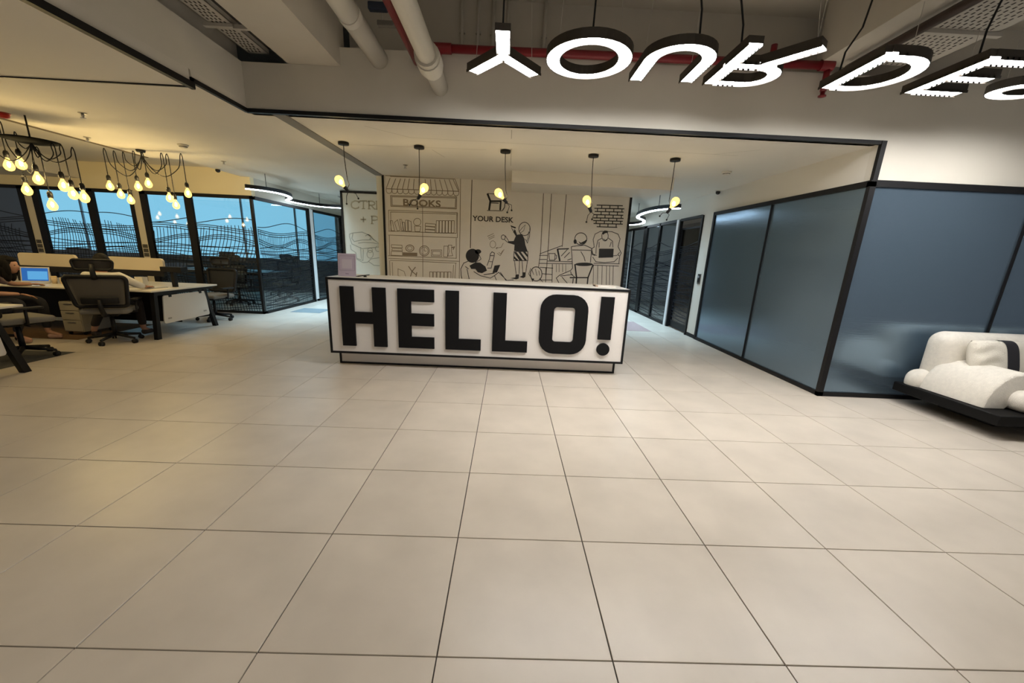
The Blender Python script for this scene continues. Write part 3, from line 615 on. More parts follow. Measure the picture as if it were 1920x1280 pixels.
CTRLP = {
 'printer_sketch_drawing': [('l',0.018,[(-2.215,1.747),(-2.131,1.777),(-1.918,1.804),(-1.755,1.741),(-1.667,1.656),(-1.523,1.555),(-1.487,1.538),(-1.545,1.482),(-1.938,1.429),(-2.173,1.527),(-2.219,1.685),(-2.215,1.747)]),
  ('l',0.018,[(-2.131,1.777),(-2.166,1.652),(-2.115,1.583),(-1.927,1.627),(-1.704,1.645)]),
  ('l',0.018,[(-2.024,1.551),(-1.893,1.574),(-1.671,1.575),(-1.533,1.545)]),
  ('l',0.018,[(-2.212,1.507),(-2.2,1.4),(-2.092,1.332),(-2.081,1.205),(-1.934,1.157),(-1.911,1.412)]),
  ('l',0.018,[(-1.973,1.463),(-1.969,1.192)]),
  ('l',0.018,[(-2.082,1.187),(-1.936,1.111),(-1.823,1.125),(-1.744,1.202),(-1.499,1.249)]),
  ('l',0.018,[(-1.803,1.144),(-1.676,1.058),(-1.507,1.056)]),
  ('l',0.018,[(-1.848,1.719),(-1.791,1.757),(-1.719,1.724)]),
  ('l',0.018,[(-1.76,1.634),(-1.721,1.689),(-1.649,1.639)]),
  ('l',0.016,[(-1.683,1.313),(-1.688,1.285),(-1.7,1.259),(-1.717,1.238),(-1.739,1.225),(-1.762,1.219),(-1.785,1.223),(-1.805,1.235),(-1.821,1.254),(-1.83,1.279),(-1.832,1.307),(-1.827,1.335),(-1.815,1.361),(-1.798,1.382),(-1.776,1.395),(-1.753,1.401),(-1.73,1.397),(-1.71,1.385),(-1.695,1.366),(-1.685,1.341),(-1.683,1.313)]),
  ('l',0.016,[(-1.505,1.448),(-1.509,1.427),(-1.518,1.409),(-1.532,1.394),(-1.549,1.384),(-1.568,1.38),(-1.586,1.382),(-1.602,1.391),(-1.615,1.405),(-1.623,1.422),(-1.625,1.442),(-1.621,1.463),(-1.612,1.481),(-1.598,1.496),(-1.581,1.506),(-1.562,1.51),(-1.544,1.508),(-1.528,1.499),(-1.515,1.485),(-1.507,1.468),(-1.505,1.448)]),
  ('l',0.014,[(-1.697,1.403),(-1.701,1.386),(-1.709,1.371),(-1.722,1.358),(-1.738,1.35),(-1.756,1.346),(-1.773,1.348),(-1.788,1.355),(-1.8,1.367),(-1.807,1.382),(-1.809,1.398),(-1.806,1.415),(-1.797,1.431),(-1.784,1.443),(-1.768,1.452),(-1.751,1.455),(-1.733,1.453),(-1.718,1.446),(-1.706,1.435),(-1.699,1.42),(-1.697,1.403)])],
 'lettering_drawing': [('l',0.03,[(-1.956,2.444),(-1.976,2.472),(-2.042,2.483),(-2.115,2.449),(-2.136,2.394),(-2.121,2.34),(-2.052,2.312),(-1.98,2.332),(-1.961,2.359)]),
  ('l',0.018,[(-1.953,2.487),(-1.956,2.436)]),
  ('l',0.03,[(-1.936,2.483),(-1.769,2.49)]),
  ('l',0.03,[(-1.852,2.491),(-1.861,2.32)]),
  ('l',0.018,[(-1.901,2.318),(-1.821,2.322)]),
  ('l',0.018,[(-1.935,2.488),(-1.938,2.447)]),
  ('l',0.018,[(-1.769,2.495),(-1.771,2.454)]),
  ('l',0.03,[(-1.726,2.492),(-1.734,2.321)]),
  ('l',0.018,[(-1.759,2.32),(-1.694,2.322)]),
  ('l',0.03,[(-1.751,2.487),(-1.653,2.492),(-1.604,2.473),(-1.594,2.45),(-1.606,2.42),(-1.661,2.403),(-1.73,2.4)]),
  ('l',0.03,[(-1.676,2.4),(-1.61,2.326),(-1.585,2.327)]),
  ('l',0.03,[(-1.548,2.496),(-1.556,2.325),(-1.418,2.331),(-1.416,2.376)]),
  ('l',0.018,[(-1.574,2.495),(-1.516,2.498)]),
  ('l',0.018,[(-1.581,2.324),(-1.545,2.325)]),
  ('l',0.03,[(-1.872,2.147),(-1.878,2.025)]),
  ('l',0.03,[(-1.939,2.084),(-1.811,2.089)]),
  ('l',0.03,[(-1.672,2.168),(-1.68,1.999)]),
  ('l',0.018,[(-1.706,1.998),(-1.64,2.001)]),
  ('l',0.03,[(-1.698,2.164),(-1.597,2.168),(-1.545,2.149),(-1.535,2.127),(-1.548,2.098),(-1.605,2.08),(-1.677,2.077)])],
}

# ================================================================== THE SETTING
YB = 3.34            # plane of the bulkhead and of the front fluted partition
XR = 5.26            # plane of the right-hand partitions
XL = -3.62           # plane of the left corridor glass
YG = 7.54            # plane of the open-office glass
ZC = 2.70            # lowered ceiling
ZG = 2.34            # head of the glass
TS = 0.66            # tile module

# ---- floor: grout bed with separate tiles
floor = struct('floor', MB().box(-13.2, 9.24, -5.94, 14.52, -0.10, -0.006), GROUT, 'large square beige floor tiles with thin dark joints', 'floor')
cells = []
for i in range(-20, 14):
    for j in range(-9, 22):
        cx, cy = (i+0.5)*TS, (j+0.5)*TS
        dx, dy = cx-CAM.x, cy-CAM.y
        d2 = dx*dx+dy*dy
        vis = dy > 0.9 and abs(dx) < dy*1.42+0.6 and not (cy > YG+0.2 and cx < XL) and not (cx > XR and cy > YB)
        cells.append((0 if vis else 1, d2, cx, cy))
cells.sort()
tmb = MB(); g = 0.0028
tmb.box(-TS/2+g, TS/2-g, -TS/2+g, TS/2-g, -0.012, 0.0)
bmesh.ops.bevel(tmb.bm, geom=[e for e in tmb.bm.edges if e.verts[0].co.z > -0.001 and e.verts[1].co.z > -0.001], offset=0.0012, segments=1, affect='EDGES')
tile0 = tmb.build('floor_tile', TILE, floor)
tile0.location = (cells[0][2], cells[0][3], 0)
for k in range(1, 300):
    t = tile0.copy(); COL.objects.link(t); t.parent = floor
    t.location = (cells[k][2], cells[k][3], 0)
rest = MB()
for c in cells[300:]:
    rest.box(c[2]-TS/2+g, c[2]+TS/2-g, c[3]-TS/2+g, c[3]+TS/2-g, -0.012, 0.0)
r = rest.build('distant_floor_tiles', TILE, floor); r['kind'] = 'stuff'

def carpet(name, x0, x1, y0, y1, material, label):
    centred(MB().box(x0, x1, y0, y1, 0.0005, 0.003), name, material, label, 'carpet', ((x0+x1)/2, (y0+y1)/2, 0))
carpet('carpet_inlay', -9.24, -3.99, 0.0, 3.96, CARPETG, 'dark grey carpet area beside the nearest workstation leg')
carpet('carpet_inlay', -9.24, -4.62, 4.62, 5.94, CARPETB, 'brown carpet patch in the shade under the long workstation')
carpet('carpet_inlay', -3.30, -2.64, 7.92, 8.58, CARPETBL, 'blue grey carpet tile set into left corridor floor')
carpet('carpet_inlay', 3.30, 4.62, 7.29, 8.58, CARPETP, 'dusty pink carpet patch set into right corridor floor')

# ---- lowered ceiling at 2.70
def slab_poly(mb, poly, z0, z1):
    mb.prism(poly, lambda a, b: (a, b, z0), lambda a, b: (a, b, z1))
    return mb
c1 = MB()
slab_poly(c1, [(-1.09, 2.62), (-1.09, YB+0.02), (9.2, YB+0.02), (9.2, 14.4), (XL-0.15, 14.4), (XL-0.15, 6.02), (-4.29, 6.02), (-4.29, 2.62)], ZC, ZC+0.08)
ceiling = struct('ceiling', c1, CEIL, 'flat cream painted lowered ceiling over reception and corridors', 'ceiling')
c2 = MB(); slab_poly(c2, [(-9.2, -5.9), (-1.09, -5.9), (-1.09, 2.60), (-9.2, 2.60)], ZC-0.045, ZC+0.08)
struct('ceiling', c2, CEIL, 'slightly lower ceiling field at upper left edged in black', 'ceiling')
c3 = MB(); slab_poly(c3, [(-9.2, 2.6), (-4.29, 2.6), (-4.29, 6.02), (XL-0.15, 6.02), (XL-0.15, YG), (-9.2, YG)], 2.84, 3.02)
struct('ceiling', c3, CEIL, 'raised ceiling recess above the desks', 'ceiling')
# sides of the recess
rs = MB(); rs.box(-4.29, -4.27, 2.6, 6.04, ZC, 2.86); rs.box(-4.29, XL-0.15, 6.02, 6.04, ZC, 2.86); rs.box(XL-0.17, XL-0.15, 6.02, YG, ZC, 2.86)
struct('wall_recess', rs, WHITE)
lip = MB(); lip.box(-4.31, -4.275, 2.6, 6.0, ZC-0.012, ZC+0.02)
struct('trim_1', lip, mat('dark_lip', (0.16, 0.13, 0.09), 0.7), 'thin dark edge strip along the raised ceiling recess', 'trim')
sf = MB(); sf.box(-9.2, -6.9, 6.5, YG, 2.53, 3.0)
struct('wall_soffit', sf, WHITE, 'boxed soffit over the far left office glass', 'soffit')
# grey movement joint running to the mural
struct('trim_2', MB().box(-0.865, -0.735, YB+0.03, 6.60, ZC-0.012, ZC+0.002), mat('grey_strip', (0.20, 0.185, 0.16), 0.7), 'grey strip across the ceiling running to mural wall', 'trim')
# hairline seams of ceiling hatches
sm = MB()
for (x0, y0, x1, y1) in [(-0.05, 3.65, 0.35, 4.02), (0.35, 4.02, 4.2, 4.10), (1.51, 3.52, 1.51, 3.86), (1.51, 4.3, 1.51, 5.3), (-0.56, 4.5, 1.2, 4.42), (0.5, 4.55, 0.6, 4.95), (3.9, 4.1, 4.3, 3.8), (2.9, 5.3, 3.1, 5.0)]:
    d = Vector((x1-x0, y1-y0)); n = Vector((-d.y, d.x)).normalized()*0.004
    vs = [sm.bm.verts.new((x0+n.x, y0+n.y, ZC-0.001)), sm.bm.verts.new((x1+n.x, y1+n.y, ZC-0.001)), sm.bm.verts.new((x1-n.x, y1-n.y, ZC-0.001)), sm.bm.verts.new((x0-n.x, y0-n.y, ZC-0.001))]
    sm.bm.faces.new(vs)
sm.build('panel_seam', mat('seam', (0.42, 0.38, 0.31), 0.8), ceiling)

# ---- bulkhead round the open foyer ceiling
bk = MB()
bk.box(-1.09, -0.15, YB, YB+0.12, ZC, 3.12)
bk.box(-0.15, 9.2, YB, YB+0.12, ZC, 3.28)
bk.box(XR, 9.2, YB, YB+0.12, ZG+0.02, ZC)
struct('wall_front', bk, WHITE, 'cream bulkhead face spanning above reception under the pipes', 'bulkhead')
bl = MB(); bl.box(-1.19, -1.09, -5.9, YB+0.12, ZC+0.08, 3.12)
struct('wall_left', bl, WHITE, 'cream bulkhead side face at upper left', 'bulkhead')
# slab and beams above
struct('ceiling_slab', MB().box(-9.2, 9.2, -5.9, 14.4, 3.86, 4.0), SLAB, 'painted concrete slab above the foyer', 'ceiling')
bm1 = MB(); bm1.box(-0.65, -0.15, -5.9, YB+0.12, 3.122, 3.86)
struct('ceiling_beam', bm1, SLAB, 'deep cream beam crossing foyer ceiling beside white pipe', 'beam')
bm2 = MB(); bm2.box(-0.15, 4.52, 3.62, 4.1, 2.9, 3.86)
struct('ceiling_beam', bm2, SLAB, 'cream cross beam behind the bulkhead and the red pipe', 'beam')
bm3 = MB(); bm3.box(4.42, 4.72, -5.9, YB, 3.34, 3.86)
struct('ceiling_beam', bm3, SLAB, 'cream beam beside the perforated tray at upper right', 'beam')
struct('wall_upper', MB().box(-1.3, -1.19, -5.9, YB+0.12, 3.12, 3.86), SLAB)
struct('wall_plenum', MB().box(4.52, 9.2, 3.62, 4.1, 3.0, 3.86), SLAB)

# ---- black trims
t3 = MB(); t3.box(-1.10, XR+0.02, YB-0.012, YB+0.03, ZC-0.012, ZC+0.022)
struct('trim_3', t3, BLACK, 'long black edge trim under the bulkhead face', 'trim')
t4 = MB(); t4.box(-1.105, -1.075, 2.60, YB, ZC-0.014, ZC+0.022)
struct('trim_4', t4, BLACK, 'short black edge trim between bulkhead corner and ceiling step', 'trim')
t5 = MB(); t5.box(-1.105, -1.065, -5.9, 2.62, ZC-0.06, ZC-0.012); t5.box(-1.105, -1.075, 2.60, 2.63, ZC-0.06, ZC+0.02)
struct('trim_5', t5, BLACK, 'thick black edge trim of the lower ceiling field at upper left', 'trim')
t6 = MB(); t6.box(-9.2, -1.09, 2.59, 2.605, ZC-0.055, ZC-0.03)
struct('trim_6', t6, BLACK, 'thin black line across the left ceiling step', 'trim')
t7 = MB(); t7.box(XR-0.015, XR+0.035, YB-0.02, YB+0.02, ZG, ZC+0.02)
struct('trim_7', t7, BLACK, 'black corner trim between fluted glass and the bulkhead', 'trim')

# ---- right-hand wall over the partitions
wr = MB(); wr.box(XR, XR+0.12, YB+0.12, 14.3, ZG, ZC); wr.box(XR, XR+0.12, 6.66, 7.06, 0, ZG)
struct('wall_right', wr, mat('right_wall', (0.74, 0.71, 0.64), 0.7), 'white wall band above the right glass with a door pier', 'wall')
struct('baseboard_right', MB().box(XR-0.012, XR, 6.62, 7.06, 0, 0.07), BLACK)
# open office wall band over the glass and white piers
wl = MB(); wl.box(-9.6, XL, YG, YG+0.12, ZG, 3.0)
struct('wall_office', wl, mat('office_wall_glow', (0.90, 0.80, 0.55), 0.7), 'wall band over the office glass, yellow bulb glow in its colour', 'wall')  # the yellow of the bulb light is put into the wall colour
for (a, b, lab) in ((-5.95, -5.81, 'white pier between two office glass units behind the seated man'), (-8.07, -7.92, 'white pier at far left of office glass')):
    pr = struct('wall_pier', MB().box(a, b, YG-0.02, YG+0.12, 0, ZG), mat('pier_paint', (0.76, 0.70, 0.56), 0.7), lab, 'pier')
    sw = MB()
    for q in range(2):
        for u in range(3):
            sw.box(a+0.025+q*0.05, a+0.065+q*0.05, YG-0.034, YG-0.02, 1.09+u*0.085, 1.16+u*0.085)
    sw.build('socket_plate', mat('socket_dark', (0.10, 0.09, 0.07), 0.5), pr)
wc = MB(); wc.box(XL-0.12, XL, YG+0.12, 14.3, ZG, ZC)
struct('wall_corridor', wc, WHITE, 'white wall band over left corridor glass', 'wall')
struct('wall_back', MB().box(XL-0.2, XR+0.2, 14.2, 14.3, 0, ZC), WHITE)

# ---- mural wall, its soffit, the pale wall behind
mural = struct('wall_mural', MB().box(-0.72, 3.66, 6.605, 6.72, 0, ZC), MURALW, 'beige mural wall with black line drawings behind reception', 'wall')
t8 = MB(); t8.box(-0.755, -0.72, 6.59, 6.72, 0, ZC)
struct('trim_8', t8, BLACK, 'black edge strip at left side of the mural', 'trim')
t9 = MB(); t9.box(3.66, 3.70, 6.59, 6.72, 0, 2.60)
struct('trim_9', t9, BLACK, 'black edge strip at right side of the mural', 'trim')
so = MB(); so.box(1.53, 4.05, 5.62, 6.60, 2.525, ZC)
struct('wall_soffit', so, CEIL, 'boxed soffit hanging in front of the mural top', 'soffit')
st = MB(); st.box(-0.90, -0.755, 6.75, 6.95, 0, ZC)
struct('wall_post', st, mat('white_post', (0.80, 0.79, 0.70), 0.6), 'plain white post beside the mural', 'post')
ctrl = struct('wall_print', MB().box(-2.33, -0.95, 8.845, 8.95, 0, ZC-0.02), PALEW, 'pale side wall lettered CTRL + P with printer sketch', 'wall')
t10 = MB(); t10.box(-2.375, -2.33, 8.83, 8.95, 0, ZC-0.02); t10.box(-2.375, -0.95, 8.83, 8.95, ZC-0.055, ZC-0.015)
struct('trim_10', t10, BLACK, 'black frame round the pale lettered wall', 'trim')

def drawing(data, parent, ywall, colours):
    for k, (name, items) in enumerate(data.items()):
        mb = MB(); y = ywall-0.003-0.0004*k
        for typ, w, pts in items:
            if typ == 'l':
                closed = pts[0] == pts[-1]
                mb.ribbon(pts[:-1] if closed else pts, w, lambda a, b, s: (a, y, b), closed)
            else:
                f = mb.bm.faces.new([mb.bm.verts.new((a, y-0.0002, b)) for a, b in pts])
                f.normal_update()
                bmesh.ops.triangulate(mb.bm, faces=[f])
        mb.build(name, colours.get(name, LINEB), parent, fix=False)
drawing(MURAL, mural, 6.605, {'bookshop_drawing': LINEG, 'column_lines_drawing': mat('mural_dark_brown', (0.09, 0.07, 0.05), 0.6), 'scribble_drawing': LINEG})
drawing(CTRLP, ctrl, 8.845, {'printer_sketch_drawing': LINEP, 'lettering_drawing': LINEK})
text_mesh('sign_lettering', 'BOOKS', 0.155, LINEG, mural, (-0.39, 6.6, 2.215), width=0.67, bold=0.004)
text_mesh('sign_lettering', 'YOUR DESK', 0.125, mat('mural_charcoal', (0.05, 0.045, 0.045), 0.6), mural, (0.85, 6.6, 2.01), width=0.745, bold=0.003)

# ---- glazed partitions
def film(origin, dr, nrm, s0, s1, seed, ztop=1.0):
    """net of hand-drawn wavy lines printed on the glass"""
    mb = MB(); O = Vector(origin); D = Vector(dr); Nn = Vector(nrm)
    f = lambda a, b, sd: O+D*a+Nn*0.009+Vector((0, 0, b))
    rnd = random.Random(seed); ph = seed*1.7
    def wave(s, z): return 0.075*math.sin(2.1*s+ph)*1.0+0.03*math.sin(5.3*s+ph*2)
    W = 0.015
    def hline(z0, amp, k, p, a=s0, b=s1):
        n = max(3, int((b-a)/0.06)); pts = []
        for i in range(n+1):
            s = a+(b-a)*i/n
            pts.append((s, z0+amp*math.sin(k*s+p+ph)))
        mb.ribbon(pts, W, f)
    hline(1.84, 0.075, 2.6, 0.4)
    for dz in (0, 0.035, 0.08): hline(1.72-dz, 0.05, 2.3, 1.2)
    for dz in (0, 0.035, 0.075): hline(1.50-dz, 0.085, 2.9, 2.6+dz*2)
    z = 1.36
    while z > 0.05:
        hline(z, 0.020+0.025*rnd.random(), 2.0+rnd.random()*2.0, rnd.random()*3)
        z -= 0.040+rnd.random()*0.018
    s = s0+0.03
    while s < s1-0.02:
        top = 1.70+0.08*math.sin(2.4*s+ph)-0.12*rnd.random()*(rnd.random() > 0.6)
        n = 26; pts = []
        for i in range(n+1):
            z = 0.04+(top-0.04)*i/n
            bend = 0.11*math.sin(2.3*z+2.0*s+ph)+0.045*math.sin(4.6*z+ph+s)
            x = s+bend*(0.4+0.6*min(1, z/1.2))
            pts.append((min(max(x, s0+0.006), s1-0.006), z))
        mb.ribbon(pts, W*0.9, f)
        s += 0.046+0.028*rnd.random()
    return mb

def partition(name, label, axis, plane, spans, depth, posts, z1=ZG, glass=None, nrm=-1, seed=1, prints=True, rail=0.05):
    """spans: list of (a, b) panes along the axis; posts: list of (a, b) black members"""
    glass = glass or GLASS
    root = bpy.data.objects.new(name, None); COL.objects.link(root); tag(root, label, 'glass partition', None, 'structure')
    def bx(a, b, p0, p1, q0, q1, mb=None):
        mb = mb or MB()
        if axis == 'x': mb.box(a, b, plane+p0, plane+p1, q0, q1)
        else: mb.box(plane+p0, plane+p1, a, b, q0, q1)
        return mb
    for a, b in posts:
        bx(a, b, -depth/2, depth/2, 0, z1).build('mullion', BLACK, root)
    lo = min(a for a, b in spans+posts); hi = max(b for a, b in spans+posts)
    bx(lo, hi, -depth/2, depth/2, z1-rail, z1+0.012).build('head_rail', BLACK, root)
    bx(lo, hi, -depth/2, depth/2, 0, 0.05).build('base_rail', BLACK, root)
    for i, (a, b) in enumerate(spans):
        pane = bx(a, b, -0.005, 0.005, 0.05, z1-rail).build('glass_pane', glass, root)
        if prints:
            if axis == 'x': fm = film((0, plane, 0), (1, 0, 0), (0, nrm, 0), a, b, seed+i)
            else: fm = film((plane, 0, 0), (0, 1, 0), (nrm, 0, 0), a, b, seed+i)
            fm.build('printed_film', FILM, pane, fix=False)
    return root

partition('window_1', 'office glass nearest the corridor corner, printed with wavy black net lines', 'x', YG, [(-4.81, -3.66), (-5.70, -4.95)], 0.06, [(-3.66, -3.615), (-4.95, -4.81), (-5.81, -5.70)], seed=3)
partition('window_2', 'office glass unit between two white piers behind the laptop', 'x', YG, [(-6.73, -6.03), (-7.80, -6.87)], 0.06, [(-6.03, -5.95), (-6.87, -6.73), (-7.92, -7.80)], seed=7)
partition('window_3', 'office glass unit at left picture edge', 'x', YG, [(-9.4, -8.18)], 0.06, [(-8.18, -8.07), (-9.5, -9.4)], seed=11)
partition('window_4', 'wide printed glass running from office corner into left corridor', 'y', XL, [(YG+0.05, 9.80)], 0.06, [(9.80, 9.88)], nrm=1, seed=13)
struct('wall_post', MB().box(XL-0.04, XL+0.03, 9.88, 10.06, 0.06, ZG), mat('white_jamb', (0.80, 0.80, 0.80), 0.5), 'slim white post between left corridor glass units', 'post')
partition('window_5', 'darker glass units deeper in the left corridor', 'y', XL, [(10.10, 11.9), (11.98, 13.9)], 0.06, [(10.06, 10.10), (11.9, 11.98), (13.9, 14.1)], nrm=1, seed=17, glass=GLASSD)
partition('window_6', 'printed glass units of the right corridor beyond the open door', 'y', XR, [(8.32, 9.3), (9.38, 10.3), (10.55, 11.6), (11.7, 12.9)], 0.06, [(8.26, 8.32), (9.3, 9.38), (10.3, 10.55), (11.6, 11.7), (12.9, 14.1)], nrm=-1, seed=23, glass=GLASSD)
struct('wall_post', MB().box(XR-0.05, XR+0.06, 8.16, 8.26, 0, ZG), mat('white_jamb', (0.8, 0.8, 0.8), 0.5), 'slim white post beside the dark glass door', 'post')
struct('wall_post', MB().box(XR-0.035, XR-0.03, 11.62, 11.68, 0.05, ZG-0.05), mat('white_jamb', (0.8, 0.8, 0.8), 0.5), 'thin white edge on far right corridor glass', 'post')
partition('window_7', 'two grey fluted glass panels lining the right side wall', 'y', XR, [(YB+0.03, 4.945), (4.965, 6.60)], 0.05, [(6.60, 6.66), (4.945, 4.965)], glass=FLUTED, prints=False, rail=0.045)
partition('window_8', 'blue grey fluted glass panels behind the white sofa', 'x', YB, [(XR+0.03, 6.99), (7.01, 9.1)], 0.05, [(6.99, 7.01), (XR-0.03, XR+0.03)], glass=FLUTED, prints=False, rail=0.05)

# door of the right corridor, standing in its frame
door = bpy.data.objects.new('door_1', None); COL.objects.link(door); tag(door, 'dark glass door printed with white net lines, beside white pier', 'door', None, 'structure')
MB().box(XR-0.03, XR+0.03, 7.06, 7.11, 0, ZG).build('door_frame', BLACK, door)
MB().box(XR-0.03, XR+0.03, 8.10, 8.16, 0, ZG).build('door_frame', BLACK, door)
MB().box(XR-0.03, XR+0.03, 7.11, 8.10, ZG-0.04, ZG+0.01).build('door_frame', BLACK, door)
MB().box(XR+0.03, XR+0.06, 7.11, 8.10, 2.12, 2.16).build('transom', BLACK, door)
leaf = MB().box(XR+0.04, XR+0.05, 7.13, 8.09, 0.16, 2.12).build('door_leaf', glassmat('door_glass', (0.55, 0.53, 0.50), 0.0, 0.03), door)
film((XR+0.04, 0, 0), (0, 1, 0), (-1, 0, 0), 7.15, 8.08, 31).build('printed_film', FILM, leaf, fix=False)
MB().box(XR+0.03, XR+0.07, 7.12, 8.10, 0.02, 0.16).build('bottom_rail', BLACK, door)
MB().box(XR+0.02, XR+0.07, 8.06, 8.10, 0.02, 2.12).build('hinge_stile', BLACK, door)
# rooms behind the right partitions
rb = MB(); rb.box(7.6, 7.7, 3.5, 14.3, 0, ZC); rb.box(XR+0.12, 7.6, 7.0, 7.05, 0, ZC)
struct('wall_room_right', rb, mat('room_grey', (0.42, 0.40, 0.37), 0.8))
# meeting rooms behind the office glass: back wall with a band of daylight
wb = MB(); wb.box(-14.4, XL, 12.0, 12.1, 0, 1.0); wb.box(-14.4, XL-0.12, 12.0, 12.1, 2.95, 3.2); wb.box(-14.4, -14.3, YG, 12.0, 0, 3.2); wb.box(XL-0.1, XL-0.05, 12.0, 14.2, 0, ZC)
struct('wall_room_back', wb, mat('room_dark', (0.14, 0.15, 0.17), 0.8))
struct('ceiling_room', MB().box(-14.4, XL-0.12, YG+0.12, 12.0, 3.0, 3.1), mat('room_ceiling', (0.5, 0.53, 0.56), 0.8))
sky = bpy.data.materials.new('daylight'); sky.use_nodes = True
nt = sky.node_tree; nt.nodes.clear()
e = nt.nodes.new('ShaderNodeEmission'); e.inputs[0].default_value = (0.25, 0.60, 0.82, 1); e.inputs[1].default_value = 0.95
o_ = nt.nodes.new('ShaderNodeOutputMaterial'); nt.links.new(e.outputs[0], o_.inputs[0])
win = bpy.data.objects.new('window_9', None); COL.objects.link(win); tag(win, 'band of blue daylit windows at back of the meeting rooms', 'window', None, 'structure')
x = -13.0
while x < XL-0.3:
    x1 = min(x+1.6, XL-0.15)
    MB().box(x, x1-0.05, 12.04, 12.06, 1.0, 2.95).build('window_pane', sky, win)
    MB().box(x1-0.05, x1, 12.0, 12.08, 1.0, 2.95).build('window_mullion', mat('win_frame', (0.25, 0.35, 0.42), 0.5), win)
    x += 1.6
MB().box(-14.4, -13.0, 12.0, 12.1, 1.0, 2.95).build('side_panel', MATS['room_dark'], win)

# ================================================================== THINGS
def ringpts(cx, cy, rx, ry, a0, a1, n):
    return [(cx+rx*math.cos(math.radians(a0+(a1-a0)*i/n)), cy+ry*math.sin(math.radians(a0+(a1-a0)*i/n))) for i in range(n+1)]

# ---- reception desk
dk = thing('reception_desk', 'long white reception desk edged in black with HELLO! lettering', 'desk', (1.18, 4.15, 0))
DB = (1.18, 4.15, 0)
XA, XB_, Y0, Y1, Z0, Z1 = -0.65, 3.03, 3.80, 4.50, 0.17, 1.10
MB().box(XA+0.012, XB_-0.012, Y0+0.006, Y1, Z0+0.012, Z1-0.008, 0.002, 1).build('body', CREAMW, dk, off=DB)
e = MB(); w = 0.026
for (a, b, c, d) in ((XA, XB_, Z1-w, Z1), (XA, XB_, Z0, Z0+w)): e.box(a, b, Y0-0.004, Y0+0.03, c, d)
for a in (XA, XB_-w): e.box(a, a+w, Y0-0.004, Y0+0.03, Z0+w, Z1-w)
for a in (XA, XB_-w):
    e.box(a, a+w, Y0+0.03, Y1, Z1-w, Z1); e.box(a, a+w, Y0+0.03, Y1, Z0, Z0+w); e.box(a, a+w, Y1-w, Y1, Z0+w, Z1-w)
e.build('edge_trim', BLACK, dk, off=DB)
MB().box(XA+0.01, XB_-0.01, Y0+0.03, Y1, Z1-0.006, Z1+0.004).build('counter_top', mat('counter', (0.80, 0.78, 0.74), 0.3), dk, off=DB)
MB().box(-0.60, 2.97, 3.955, Y1-0.05, 0.0, Z0).build('plinth', PLINTH, dk, off=DB)
p = MB(); p.box(-0.605, 2.975, 3.945, 3.96, 0.0, 0.022); p.box(-0.605, -0.58, 3.945, 3.96, 0.022, Z0); p.box(2.95, 2.975, 3.945, 3.96, 0.022, Z0)
p.build('plinth_trim', BLACK, dk, off=DB)
def fz(y0, y1): return (lambda a, b: (a, y0, b)), (lambda a, b: (a, y1, b))
f0, f1 = fz(Y0-0.022, Y0+0.006)
LB, LT = 0.274, 1.002
def letter(mb): mb.build('front_letter', mat('letter_black', (0.007, 0.007, 0.008), 0.6, spec=0.2), dk, off=DB)
letter(MB().prism([(-.484, LB), (-.322, LB), (-.322, .557), (-.098, .557), (-.098, LB), (.064, LB), (.064, LT), (-.098, LT), (-.098, .70), (-.322, .70), (-.322, LT), (-.484, LT)], f0, f1))
letter(MB().prism([(.206, LB), (.646, LB), (.646, .416), (.368, .416), (.368, .557), (.646, .557), (.646, .708), (.368, .708), (.368, .853), (.648, .853), (.648, LT), (.206, LT)], f0, f1))
for x in (.786, 1.366):
    letter(MB().prism([(x, LB), (x+.438, LB), (x+.438, .414), (x+.163, .414), (x+.163, LT), (x, LT)], f0, f1))
def rrect(x0, x1, z0, z1, r, n=6):
    pts = []
    for cx, cz, a in ((x1-r, z0+r, -90), (x1-r, z1-r, 0), (x0+r, z1-r, 90), (x0+r, z0+r, 180)):
        pts += ringpts(cx, cz, r, r, a, a+90, n)
    return pts
om = MB(); A = rrect(1.944, 2.532, LB, LT+0.008, 0.185); B = rrect(2.112, 2.372, .427, .858, 0.04)
N = len(A); V = {}
for nm, poly in (('A', A), ('B', B)):
    for sd, y in ((0, Y0-0.022), (1, Y0+0.006)): V[nm, sd] = [om.bm.verts.new((a, y, b)) for a, b in poly]
for i in range(N):
    j = (i+1) % N
    for q in ((V['A', 0], V['B', 0]), (V['A', 1], V['B', 1]), (V['A', 0], V['A', 1]), (V['B', 0], V['B', 1])):
        om.bm.faces.new((q[0][i], q[0][j], q[1][j], q[1][i]))
letter(om)
em = MB(); em.prism([(2.678, .478), (2.840, .478), (2.840, LT+.004), (2.678, LT+.004)], f0, f1)
em.prism(ringpts(2.759, .352, .081, .079, 0, 345, 23), f0, f1); letter(em)

